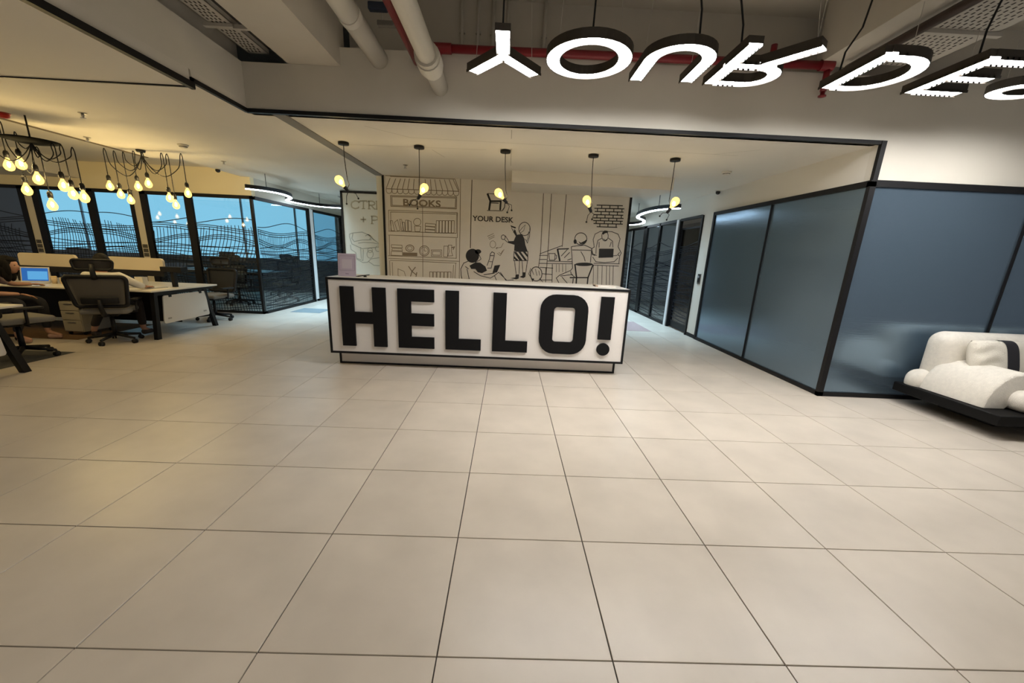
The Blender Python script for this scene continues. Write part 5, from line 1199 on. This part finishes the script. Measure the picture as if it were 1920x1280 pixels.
def pillow_mesh(hx, hz, th, wr):
    mb = MB(); n = 22; V = [[], []]
    for sd in (0, 1):
        for i in range(n+1):
            row = []
            for j in range(n+1):
                u = -1+2*i/n; v = -1+2*j/n
                t = th*((1-u**4)*(1-v**4))**0.5
                pin = 1-0.06*(u*u*v*v)
                y = (-t if sd == 0 else t)
                if sd == 0: y += wr*math.sin(9*v+3*u+2*math.sin(5*u))*max(0, -u)*(1-v*v)*(1-u**8)
                row.append(mb.bm.verts.new((u*hx*pin*(1-0.05*(1-v*v)*0), y, hz+v*hz*pin)))
            V[sd].append(row)
        for i in range(n):
            for j in range(n):
                mb.bm.faces.new((V[sd][i][j], V[sd][i+1][j], V[sd][i+1][j+1], V[sd][i][j+1]))
    bmesh.ops.remove_doubles(mb.bm, verts=mb.bm.verts, dist=0.002)
    return mb
P = Matrix.Rotation(-0.30, 4, 'X')
pillow_mesh(0.29, 0.20, 0.09, 0.016).xf(P).build('cover', mat('pillow_linen', (0.70, 0.66, 0.57), 0.95, bump=0.4, bscale=120), pil, True)
bd = MB(); n = 22
Vb = []
for i in range(7):
    u = -0.02+i*0.072; row = []
    for j in range(2*n):
        v = math.sin(math.pi*(j-n/2)/n) if False else None
        a = 2*math.pi*j/(2*n); vv = math.copysign(min(1, abs(math.sin(a))**0.6), math.sin(a))
        t = 0.095*((1-u**4)*(1-min(0.999, abs(vv))**4))**0.5*(1 if math.cos(a) > 0 else -1)
        row.append(bd.bm.verts.new((u*0.29, -t, 0.20+vv*0.203)))
    Vb.append(row)
for a, b in zip(Vb, Vb[1:]):
    for j in range(2*n): bd.bm.faces.new((a[j], a[(j+1) % (2*n)], b[(j+1) % (2*n)], b[j]))
bd.xf(P).build('black_band', mat('band_black', (0.012, 0.012, 0.016), 0.9), pil, True)

# ---- workstations
def workstation(label):
    W = thing('workstation', label, 'desk', (-3.65, 5.45, 0), 0, 'bench workstations with black A-frame legs'); OW = (-3.65, 5.45, 0)
    MB().box(-8.6, -3.585, 4.78, 6.15, 0.700, 0.724, 0.004, 1).build('worktop', DESKTOP, W, off=OW)
    MB().box(-8.5, -3.62, 4.86, 6.07, 0.655, 0.70).build('under_frame', BLACK, W, off=OW)
    for x in (-3.66, -6.1, -8.5):
        for (yt, yb) in ((4.90, 4.835), (5.88, 6.07)):
            lg = MB()
            lg.prism([(yt-0.03, 0.70), (yt+0.03, 0.70), (yb+0.035, 0.0), (yb-0.035, 0.0)], lambda a, b, x=x: (x-0.03, a, b), lambda a, b, x=x: (x+0.03, a, b))
            lg.build('leg', BLACK, W, off=OW)
        MB().box(x-0.025, x+0.025, 4.93, 5.85, 0.64, 0.70).build('cross_bar', BLACK, W, off=OW)
    ep = MB(); poly = []
    for (cy, cz, a) in ((5.90, 0.255, -90), (5.865, 0.60, 0), (5.05, 0.60, 90), (5.00, 0.245, 180)):
        poly += ringpts(cy, cz, 0.03, 0.03, a, a+90, 4)
    ep.prism(poly, lambda a, b: (-3.645, a, b), lambda a, b: (-3.63, a, b))
    pnl = ep.build('end_panel', mat('panel_white', (0.68, 0.65, 0.60), 0.45), W, off=OW)
    for (y, z) in ((5.08, 0.285), (5.83, 0.30)):
        MB().box(-3.63, -3.628, y-0.035, y+0.035, z-0.012, z+0.012).build('maker_mark', mat('mark_grey', (0.35, 0.33, 0.30), 0.6), pnl, off=OW)
    for y in (5.15, 5.78): MB().box(-3.65, -3.625, y-0.03, y+0.03, 0.60, 0.65, 0.004, 1).build('panel_clip', BLACK, W, off=OW)
    MB().box(-8.4, -3.75, 5.44, 5.46, 0.16, 0.655).build('under_desk_shade_panel', BLACK, W, off=OW)  # black sheet added to darken the space under the worktop
    MB().box(-8.5, -3.88, 5.42, 5.48, 0.88, 0.965).build('divider_rail', BLACK, W, off=OW)
    MB().box(-3.90, -3.58, 5.38, 5.52, 0.955, 1.035).build('rail_end', BLACK, W, off=OW)
    for x in (-3.76, -6.15, -8.4): MB().box(x-0.025, x+0.025, 5.42, 5.48, 0.724, 0.96).build('divider_post', BLACK, W, off=OW)
    MB().box(-4.34, -4.22, 5.40, 5.50, 0.724, 0.86).build('power_box', mat('powerbox', (0.68, 0.64, 0.55), 0.5), W, off=OW)
    for (a, b) in ((-4.74, -3.88), (-6.10, -5.22), (-7.5, -6.6)):
        dv = MB(); poly = []
        for (cx, cz, an) in ((b-0.03, 0.985, -90), (b-0.05, 1.105, 0), (a+0.05, 1.105, 90), (a+0.03, 0.985, 180)):
            poly += ringpts(cx, cz, 0.03 if cz < 1 else 0.05, 0.03 if cz < 1 else 0.05, an, an+90, 4)
        dv.prism(poly, lambda p, q: (p, 5.43, q), lambda p, q: (p, 5.47, q))
        dv.build('divider_panel', FELT, W, off=OW)
    return W
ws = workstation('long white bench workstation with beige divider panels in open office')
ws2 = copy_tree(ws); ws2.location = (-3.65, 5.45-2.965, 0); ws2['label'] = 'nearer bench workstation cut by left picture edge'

# ---- task chair
def task_chair(label, group='black mesh task chairs'):
    T = thing('task_chair', label, 'chair', (0, 0, 0), 0, group)
    for k in range(5):
        a = math.radians(90+72*k+20); d = Vector((math.cos(a), math.sin(a), 0))
        lg = MB().cyl((d.x*0.02, d.y*0.02, 0.115), (d.x*0.29, d.y*0.29, 0.075), 0.026, 0.016, 8).build('base_leg', BLACKP, T, True)
        n = Vector((-d.y, d.x, 0))
        cs = MB()
        for s in (-1, 1):
            c = d*0.29+n*0.014*s; cs.cyl(tuple(c+Vector((0, 0, 0.03))-n*0.009), tuple(c+Vector((0, 0, 0.03))+n*0.009), 0.03, None, 12)
        cs.cyl((d.x*0.29, d.y*0.29, 0.03), (d.x*0.29, d.y*0.29, 0.075), 0.01, None, 8)
        cs.build('caster', BLACKP, lg, True)
    MB().cyl((0, 0, 0.09), (0, 0, 0.40), 0.03, 0.024, 14).build('gas_lift', BLACKP, T, True)
    MB().box(-0.11, 0.11, -0.13, 0.12, 0.385, 0.425, 0.012).build('tilt_mechanism', BLACKP, T)
    MB().cyl((0.09, 0.0, 0.40), (0.20, 0.02, 0.39), 0.008, None, 8).build('lever', BLACKP, T, True)
    MB().box(-0.255, 0.255, -0.24, 0.25, 0.425, 0.50, 0.035, 4).build('seat', SEATF, T, True)
    fr = []
    for (cx, cz, a) in ((0.215, 0.585, -90), (0.255, 0.885, 0), (-0.255, 0.885, 90), (-0.215, 0.585, 180)):
        fr += ringpts(cx, cz, 0.05, 0.05, a, a+90, 4)
    def by(z, x): return -0.225-0.03*math.sin((z-0.52)*4.0)-0.10*(z-0.52)+0.16*x*x
    MB().tube([(x, by(z, x), z) for x, z in fr], 0.026, 8, True).build('back_frame', BLACKP, T, True)
    mm = MB(); nx, nz = 12, 10; G = []
    for i in range(nx+1):
        col = []
        for j in range(nz+1):
            z = 0.545+0.38*j/nz; hw = 0.255+0.035*(j/nz); x = -hw+2*hw*i/nx
            col.append(mm.bm.verts.new((x, by(z, x), z)))
        G.append(col)
    for i in range(nx):
        for j in range(nz): mm.bm.faces.new((G[i][j], G[i+1][j], G[i+1][j+1], G[i][j+1]))
    r_ = bmesh.ops.solidify(mm.bm, geom=list(mm.bm.faces), thickness=0.008)
    mm.build('back_mesh', MESHF, T, True)
    lm = MB().box(-0.19, 0.19, -0.295, -0.255, 0.575, 0.665, 0.015, 3).build('lumbar_pad', BLACKP, T, True)
    MB().tube([(0, -0.10, 0.40), (0, -0.24, 0.42), (0, -0.30, 0.52), (0, -0.298, 0.63)], [0.03, 0.032, 0.028, 0.022], 8).build('back_spine', BLACKP, T, True)
    MB().tube([(0, -0.30, 0.905), (0, -0.318, 0.96), (0, -0.308, 1.10)], [0.032, 0.03, 0.026], 8).build('headrest_post', BLACKP, T, True)
    hd = []
    for (cx, cz, a) in ((0.155, 1.06, -90), (0.165, 1.115, 0), (-0.165, 1.115, 90), (-0.155, 1.06, 180)):
        hd += ringpts(cx, cz, 0.035, 0.035, a, a+90, 4)
    MB().tube([(x, -0.29+0.5*x*x, z) for x, z in hd], 0.016, 8, True).build('headrest_frame', BLACKP, T, True)
    hm = MB()
    pts = [(x, z) for x, z in ((-0.19, 1.03), (-0.095, 1.03), (0, 1.03), (0.095, 1.03), (0.19, 1.03))]
    lo = [hm.bm.verts.new((x, -0.288+0.5*x*x, 1.035)) for x in (-0.185, -0.09, 0, 0.09, 0.185)]; hi = [hm.bm.verts.new((x, -0.288+0.5*x*x, 1.14)) for x in (-0.185, -0.09, 0, 0.09, 0.185)]
    for i in range(4): hm.bm.faces.new((lo[i], lo[i+1], hi[i+1], hi[i]))
    bmesh.ops.solidify(hm.bm, geom=list(hm.bm.faces), thickness=0.006)
    hm.build('headrest_mesh', MESHF, T, True)
    for s in (-1, 1):
        MB().tube([(s*0.12, -0.02, 0.41), (s*0.29, -0.03, 0.44), (s*0.30, -0.03, 0.60)], 0.016, 8).build('arm_post', BLACKP, T, True)
        MB().box(s*0.30-0.04, s*0.30+0.04, -0.14, 0.12, 0.60, 0.628, 0.012).build('armrest', BLACKP, T, True)
    return T
ch = task_chair('black mesh task chair with headrest holding the man in white')
ch.location = (-4.05, 4.60, 0.0); ch.rotation_euler = (0, 0, 0.48)
c2 = copy_tree(ch); c2.location = (-4.02, 6.62, 0.0); c2.rotation_euler = (0, 0, math.pi-0.15); c2['label'] = 'mesh task chair on far side of workstation, before the glass'
c3 = copy_tree(ch); c3.location = (-4.28, 3.66, 0.003); c3.rotation_euler = (0, 0, -0.3); c3['label'] = 'empty task chair tucked beside the nearest workstation leg'
c4 = copy_tree(ch); c4.location = (-5.43, 4.21, 0.0); c4.rotation_euler = (0, 0, -1.0); c4['label'] = 'task chair under the woman at left picture edge'
for k, (x, y, rz) in enumerate(((-4.9, 8.75, 0.2), (-6.6, 8.8, -0.2), (-5.1, 11.0, 2.9), (-6.7, 11.0, 3.3), (-4.25, 9.7, 1.7), (-8.6, 9.0, 0.4))):
    c = copy_tree(ch); c.location = (x, y, 0.002); c.rotation_euler = (0, 0, rz)
    c['label'] = ['dark chair behind the glass, nearest the corridor corner', 'dark chair behind the glass, left of the meeting table middle', 'dark chair beyond the meeting table, towards the corridor', 'dark chair beyond the meeting table, towards the left', 'dark chair at corridor end of the meeting table', 'dark chair at far left behind the office glass'][k]
    c['group'] = 'dark chairs inside the glazed meeting room'
mt = thing('meeting_table', 'dark meeting table behind the printed glass', 'table', (-5.9, 9.9, 0))
MB().box(-1.35, 1.35, -0.55, 0.55, 0.71, 0.74, 0.006, 1).build('table_top', mat('table_dark', (0.03, 0.03, 0.035), 0.4), mt)
for sx in (-1.1, 1.1):
    for s_y in (-0.42, 0.42): MB().box(sx-0.03, sx+0.03, s_y-0.03, s_y+0.03, 0, 0.71).build('leg', BLACK, mt)
MB().box(-1.1, 1.1, -0.02, 0.02, 0.62, 0.71).build('beam', BLACK, mt)

# ---- things on the workstation
lt = thing('laptop', 'open silver laptop with blue screen before the woman', 'laptop', (-5.62, 5.15, 0.724), 0.32)
MB().box(-0.17, 0.17, -0.20, 0.02, 0.0, 0.014, 0.004, 1).build('keyboard_base', mat('silver', (0.62, 0.62, 0.62), 0.4), lt)
c = MB(); c.box(-0.17, 0.17, -0.006, 0.0, 0.0, 0.23, 0.003, 1); c.xf(Matrix.Translation((0, 0.02, 0.012)) @ Matrix.Rotation(-0.22, 4, 'X')); lid = c.build('lid', mat('silver', (0.62, 0.62, 0.62), 0.4), lt)
c = MB(); c.box(-0.152, 0.152, -0.008, -0.006, 0.022, 0.212); c.xf(Matrix.Translation((0, 0.02, 0.012)) @ Matrix.Rotation(-0.22, 4, 'X')); c.build('screen', emis('screen_blue', (0.03, 0.13, 0.40), 0.8), lid)
c = MB(); c.box(-0.085, 0.145, -0.0095, -0.008, 0.04, 0.165); c.xf(Matrix.Translation((0, 0.02, 0.012)) @ Matrix.Rotation(-0.22, 4, 'X')); c.build('screen_window', emis('screen_light', (0.10, 0.34, 0.62), 0.9), lid)
ct = thing('desk_tray', 'small grey desk organiser beside the laptop', 'organiser', (-5.20, 5.34, 0.724))
MB().box(-0.18, 0.12, 0.0, 0.10, 0.0, 0.13, 0.006, 1).build('bin', mat('organiser_grey', (0.20, 0.18, 0.15), 0.6), ct)
MB().box(-0.16, 0.10, 0.01, 0.09, 0.125, 0.131).build('lip', BLACKP, ct)
mg = thing('mug', 'small cream mug with handle in front of organiser', 'mug', (-5.28, 5.24, 0.724))
MB().lathe([(0.034, 0.0), (0.040, 0.01), (0.041, 0.095), (0.036, 0.095), (0.034, 0.012)], (0, 0, 0), 18).build('cup', mat('mug_cream', (0.70, 0.55, 0.32), 0.4), mg, True)
MB().tube([(0.038, 0, 0.08), (0.068, 0, 0.072), (0.070, 0, 0.035), (0.038, 0, 0.022)], 0.006, 8).build('handle', mat('mug_cream', (0.70, 0.55, 0.32), 0.4), mg, True)
mg2 = thing('tumbler', 'small beige paper cup beside the cream mug', 'cup', (-5.40, 5.22, 0.724))
MB().lathe([(0.028, 0.0), (0.037, 0.10), (0.034, 0.10), (0.026, 0.006)], (0, 0, 0), 16).build('cup_wall', mat('paper_cup', (0.62, 0.50, 0.34), 0.7), mg2, True)
MB().lathe([(0.038, 0.098), (0.038, 0.106), (0.030, 0.112)], (0, 0, 0), 16).build('lid', mat('mug_cream', (0.70, 0.55, 0.32), 0.4), mg2, True)
nb = thing('notebook', 'open notebook lying on the worktop by the man', 'notebook', (-4.0, 5.23, 0.7245), -0.2)
MB().box(-0.20, -0.003, -0.13, 0.13, 0.0, 0.010).build('page_block', mat('paper_cool', (0.62, 0.64, 0.66), 0.8), nb)
MB().box(0.003, 0.20, -0.13, 0.13, 0.0, 0.010).build('page_block', mat('paper_cool', (0.62, 0.64, 0.66), 0.8), nb)
MB().box(-0.205, 0.205, -0.135, 0.135, -0.0005, 0.003).build('cover', mat('cover_blue', (0.10, 0.12, 0.16), 0.6), nb)
pe = thing('pedestal', 'cream drawer pedestal under the workstation behind the man', 'cabinet', (-4.93, 5.14, 0.003))
MB().box(-0.14, 0.14, -0.24, 0.24, 0.05, 0.50, 0.004, 1).build('body', mat('pedestal_cream', (0.38, 0.35, 0.29), 0.5), pe)
for z0, z1 in ((0.06, 0.22), (0.23, 0.36), (0.37, 0.49)):
    dr = MB().box(-0.135, 0.135, -0.252, -0.24, z0, z1, 0.003, 1).build('drawer', mat('pedestal_cream', (0.38, 0.35, 0.29), 0.5), pe)
    MB().box(-0.06, 0.06, -0.262, -0.252, z1-0.03, z1-0.02).build('handle', STEEL, dr)
for sx in (-0.11, 0.11):
    for s_y in (-0.2, 0.2): MB().cyl((sx-0.01, s_y, 0.025), (sx+0.01, s_y, 0.025), 0.025, None, 10).build('caster', BLACKP, pe)

# ---- people
def skin_mesh(chains, sub=2):
    """chains: list of lists of (x, y, z, r); a point given twice (same xyz) joins the chains"""
    verts = []; rad = []; idx = {}; edges = []
    for chn in chains:
        prev = None
        for (x, y, z, r) in chn:
            key = (round(x, 4), round(y, 4), round(z, 4))
            if key not in idx:
                idx[key] = len(verts); verts.append((x, y, z)); rad.append(r)
            i = idx[key]
            if prev is not None and prev != i: edges.append((prev, i))
            prev = i
    me = bpy.data.meshes.new('tmp_skin'); me.from_pydata(verts, edges, [])
    ob = bpy.data.objects.new('tmp_skin', me); COL.objects.link(ob)
    md = ob.modifiers.new('s', 'SKIN')
    for i, sv in enumerate(me.skin_vertices[0].data):
        sv.radius = (rad[i], rad[i]); sv.use_root = (i == 0)
    md.use_smooth_shade = True
    sb = ob.modifiers.new('d', 'SUBSURF'); sb.levels = sub; sb.render_levels = sub
    dg = bpy.context.evaluated_depsgraph_get(); dg.update()
    out = bpy.data.meshes.new_from_object(ob.evaluated_get(dg))
    bpy.data.objects.remove(ob); bpy.data.meshes.remove(me)
    return out
def add_head(mb, c, yaw, s=1.0):
    R = Matrix.Rotation(yaw, 3, 'Z')
    res = bmesh.ops.create_uvsphere(mb.bm, u_segments=28, v_segments=22, radius=1.0)
    for v in res['verts']:
        x, y, z = v.co
        px, py, pz = x*0.072, y*0.092, z*0.112
        if pz < 0: 
            t = -pz/0.112; px *= 1-0.30*t; py = py*(1-0.12*t)+0.012*t
        if y > 0:
            py += 0.024*math.exp(-((px/0.013)**2+((pz+0.016)/0.022)**2))
            py += 0.008*math.exp(-((px/0.022)**2+((pz+0.058)/0.010)**2))
            py += 0.008*math.exp(-((px/0.025)**2+((pz+0.092)/0.016)**2))
            for sx in (-1, 1): py -= 0.010*math.exp(-(((px-sx*0.030)/0.014)**2+((pz-0.006)/0.012)**2))
            py += 0.006*math.exp(-((px/0.045)**2+((pz-0.028)/0.010)**2))
        v.co = Vector(c)+R @ Vector((px*s, py*s, pz*s))
    for sx in (-1, 1):
        mb.ball(tuple(Vector(c)+R @ Vector((sx*0.072*s, -0.006, -0.006))), (0.012*s, 0.018*s, 0.030*s), 8, 6, R)
    return R
def add_hand(mb, w, d, nup, side, curl=0.35, s=1.0):
    d = Vector(d).normalized(); nup = Vector(nup).normalized(); l = nup.cross(d).normalized()*side; nup = nup
    w = Vector(w); q = Matrix((l, d, nup)).transposed()
    mb.ball(tuple(w+d*0.048*s), (0.040*s, 0.052*s, 0.016*s), 12, 8, q)
    for k, ln in enumerate((0.066, 0.076, 0.072, 0.055)):
        b = w+d*0.085*s+l*(0.030-0.020*k)*s
        m1 = b+d*ln*0.5*s-nup*0.006; m2 = b+d*ln*s-nup*ln*curl*s
        mb.tube([tuple(b-d*0.02), tuple(m1), tuple(m2)], [0.010*s, 0.009*s, 0.0065*s], 7)
    b = w+d*0.030*s+l*0.032*s
    mb.tube([tuple(b), tuple(b+d*0.03*s+l*0.026*s), tuple(b+d*0.062*s+l*0.032*s-nup*0.01)], [0.013*s, 0.011*s, 0.008*s], 7)
def person(label, base, chains, head, headyaw, hands, hs=1.0):
    me = skin_mesh(chains)
    mb = MB(); mb.bm.from_mesh(me); bpy.data.meshes.remove(me)
    add_head(mb, head, headyaw, hs)
    for h in hands: add_hand(mb, *h)
    o = mb.build('person', SKIN, None, True, off=base); o.location = base
    return tag(o, label, 'person')
def garment(name, chains, m, parent, base, sub=2):
    me = skin_mesh(chains, sub)
    mb = MB(); mb.bm.from_mesh(me); bpy.data.meshes.remove(me)
    return mb.build(name, m, parent, True, off=base)

# man in white, back to the camera
B1 = (-4.10, 4.64, 0.5)
hip, waist, chest, nk, nk2 = (-4.10, 4.64, 0.60), (-4.105, 4.64, 0.72), (-4.11, 4.65, 0.87), (-4.115, 4.67, 0.97), (-4.12, 4.69, 1.04)
def V4(p, r): return (*p, r)
shR, elR, wrR = (-3.935, 4.72, 0.915), (-3.78, 4.80, 0.805), (-3.85, 5.01, 0.757)
shL, elL, wrL = (-4.28, 4.60, 0.915), (-4.43, 4.68, 0.79), (-4.42, 4.92, 0.757)
hpR, knR, anR, toR = (-4.03, 4.70, 0.575), (-4.08, 5.08, 0.565), (-4.08, 5.10, 0.10), (-4.10, 5.25, 0.04)
hpL, knL, anL, toL = (-4.19, 4.66, 0.575), (-4.46, 4.98, 0.565), (-4.58, 4.83, 0.10), (-4.66, 4.94, 0.04)
chains1 = [[V4(hip, .12), V4(waist, .115), V4(chest, .13), V4(nk, .055), V4(nk2, .05)],
           [V4(chest, .13), V4(shR, .055), V4(elR, .042), V4(wrR, .028)], [V4(chest, .13), V4(shL, .055), V4(elL, .042), V4(wrL, .028)],
           [V4(hip, .12), V4(hpR, .09), V4(knR, .06), V4(anR, .038), V4(toR, .03)], [V4(hip, .12), V4(hpL, .09), V4(knL, .06), V4(anL, .038), V4(toL, .03)]]
man = person('person in white shirt seated with back to camera at the workstation', B1, chains1, (-4.12, 4.705, 1.105), 0.35,
             [(wrR, (-0.35, 0.9, -0.03), (0, 0, 1), -1), (wrL, (0.35, 0.9, -0.03), (0, 0, 1), 1)])
garment('shirt', [[V4(hip, .135), V4(waist, .13), V4(chest, .145), (-4.115, 4.66, 0.95, .075)], [V4(chest, .145), V4(shR, .07), V4(elR, .056), (-3.82, 4.94, 0.768, .042)], [V4(chest, .145), V4(shL, .07), V4(elL, .056), (-4.42, 4.85, 0.768, .042)]], mat('white_shirt', (0.68, 0.66, 0.62), 0.85), man, B1)
garment('trousers', [[V4(hip, .13), V4(hpR, .10), V4(knR, .072), (-4.08, 5.10, 0.14, .05)], [V4(hip, .13), V4(hpL, .10), V4(knL, .072), (-4.575, 4.835, 0.14, .05)]], mat('dark_trousers', (0.025, 0.02, 0.02), 0.9), man, B1)
for (a, t) in ((anR, toR), (anL, toL)):
    garment('shoe', [[(a[0], a[1]-0.03, 0.055, .045), (a[0], a[1]+0.06, 0.05, .042), (t[0], t[1]+0.03, 0.042, .036)]], mat('dark_shoe', (0.03, 0.02, 0.016), 0.5), man, B1)
h = MB(); h.ball((-4.118, 4.695, 1.125), (0.083, 0.099, 0.106), 20, 14); h.ball((-4.108, 4.665, 1.08), (0.076, 0.075, 0.09), 16, 12)
h.build('hair', HAIR, man, True, off=B1)

# woman at the left edge, turned towards the man
B2 = (-5.42, 4.22, 0.5)
hip, waist, chest, nk, nk2 = (-5.42, 4.22, 0.60), (-5.36, 4.24, 0.71), (-5.25, 4.285, 0.85), (-5.16, 4.335, 0.93), (-5.11, 4.365, 0.965)
shR, elR, wrR = (-5.185, 4.17, 0.865), (-5.10, 4.20, 0.68), (-5.01, 4.40, 0.655)
shL, elL, wrL = (-5.295, 4.405, 0.865), (-5.24, 4.54, 0.77), (-5.20, 4.74, 0.757)
hpR, knR, anR, toR = (-5.36, 4.16, 0.575), (-4.98, 4.36, 0.55), (-5.05, 4.27, 0.10), (-4.93, 4.33, 0.04)
hpL, knL, anL, toL = (-5.42, 4.31, 0.575), (-4.99, 4.62, 0.55), (-5.02, 4.62, 0.10), (-4.88, 4.67, 0.04)
chains2 = [[V4(hip, .115), V4(waist, .095), V4(chest, .105), V4(nk, .045), V4(nk2, .042)],
           [V4(chest, .105), V4(shR, .045), V4(elR, .035), V4(wrR, .024)], [V4(chest, .105), V4(shL, .045), V4(elL, .035), V4(wrL, .024)],
           [V4(hip, .115), V4(hpR, .09), V4(knR, .058), V4(anR, .034), V4(toR, .026)], [V4(hip, .115), V4(hpL, .09), V4(knL, .058), V4(anL, .034), V4(toL, .026)]]
HY = -1.25
wom = person('person in pale pink top and dark trousers seated at left picture edge', B2, chains2, (-5.06, 4.40, 1.03), HY,
             [(wrR, (0.5, 0.8, -0.25), (0, 0, 1), -1, 0.5, 0.9), (wrL, (0.0, 1.0, -0.05), (0, 0, 1), 1, 0.4, 0.9)], 0.95)
garment('top', [[V4(hip, .122), V4(waist, .108), V4(chest, .118), (-5.19, 4.315, 0.90, .062)], [V4(chest, .118), V4(shR, .056), (-5.115, 4.195, 0.71, .046)], [V4(chest, .118), V4(shL, .056), (-5.25, 4.51, 0.785, .046)]], mat('pink_top', (0.42, 0.32, 0.31), 0.85), wom, B2)
garment('trousers', [[V4(hip, .125), V4(hpR, .10), V4(knR, .07), (-5.045, 4.275, 0.14, .045)], [V4(hip, .125), V4(hpL, .10), V4(knL, .07), (-5.018, 4.62, 0.14, .045)]], mat('navy_trousers', (0.012, 0.013, 0.022), 0.9), wom, B2)
R = Matrix.Rotation(HY, 3, 'Z'); c0 = Vector((-5.06, 4.40, 1.03))
h = MB()
h.ball(tuple(c0+R @ Vector((0, -0.022, 0.026))), (0.086, 0.094, 0.106), 20, 14, R)
h.ball(tuple(c0+R @ Vector((0, 0.030, 0.074))), (0.066, 0.056, 0.040), 16, 10, R)
for sx in (-1, 1): h.ball(tuple(c0+R @ Vector((sx*0.066, 0.012, -0.03))), (0.022, 0.040, 0.10), 12, 10, R)
h.ball(tuple(c0+R @ Vector((0, -0.055, -0.055))), (0.088, 0.062, 0.12), 18, 12, R)
h.ball(tuple(c0+R @ Vector((0.045, -0.015, -0.10))), (0.045, 0.045, 0.11), 14, 10, R)
h.ball(tuple(c0+R @ Vector((-0.045, -0.02, -0.10))), (0.045, 0.045, 0.11), 14, 10, R)
h.build('hair', HAIR, wom, True, off=B2)
for sx in (-1, 1):
    MB().ball(tuple(c0+R @ Vector((sx*0.029, 0.076, 0.005))), (0.012, 0.007, 0.006), 8, 6, R).build('eye', mat('eye_dark', (0.02, 0.015, 0.012), 0.2), wom, True, off=B2)
MB().ball(tuple(c0+R @ Vector((0, 0.090, -0.053))), (0.018, 0.007, 0.006), 8, 6, R).build('lips', mat('lips', (0.32, 0.09, 0.08), 0.5), wom, True, off=B2)
for (a, t) in ((anR, toR), (anL, toL)):
    garment('shoe', [[(a[0], a[1]-0.02, 0.045, .036), ((a[0]+t[0])/2, (a[1]+t[1])/2, 0.042, .036), (t[0], t[1], 0.036, .030)]], mat('pink_shoe', (0.42, 0.26, 0.20), 0.6), wom, B2)
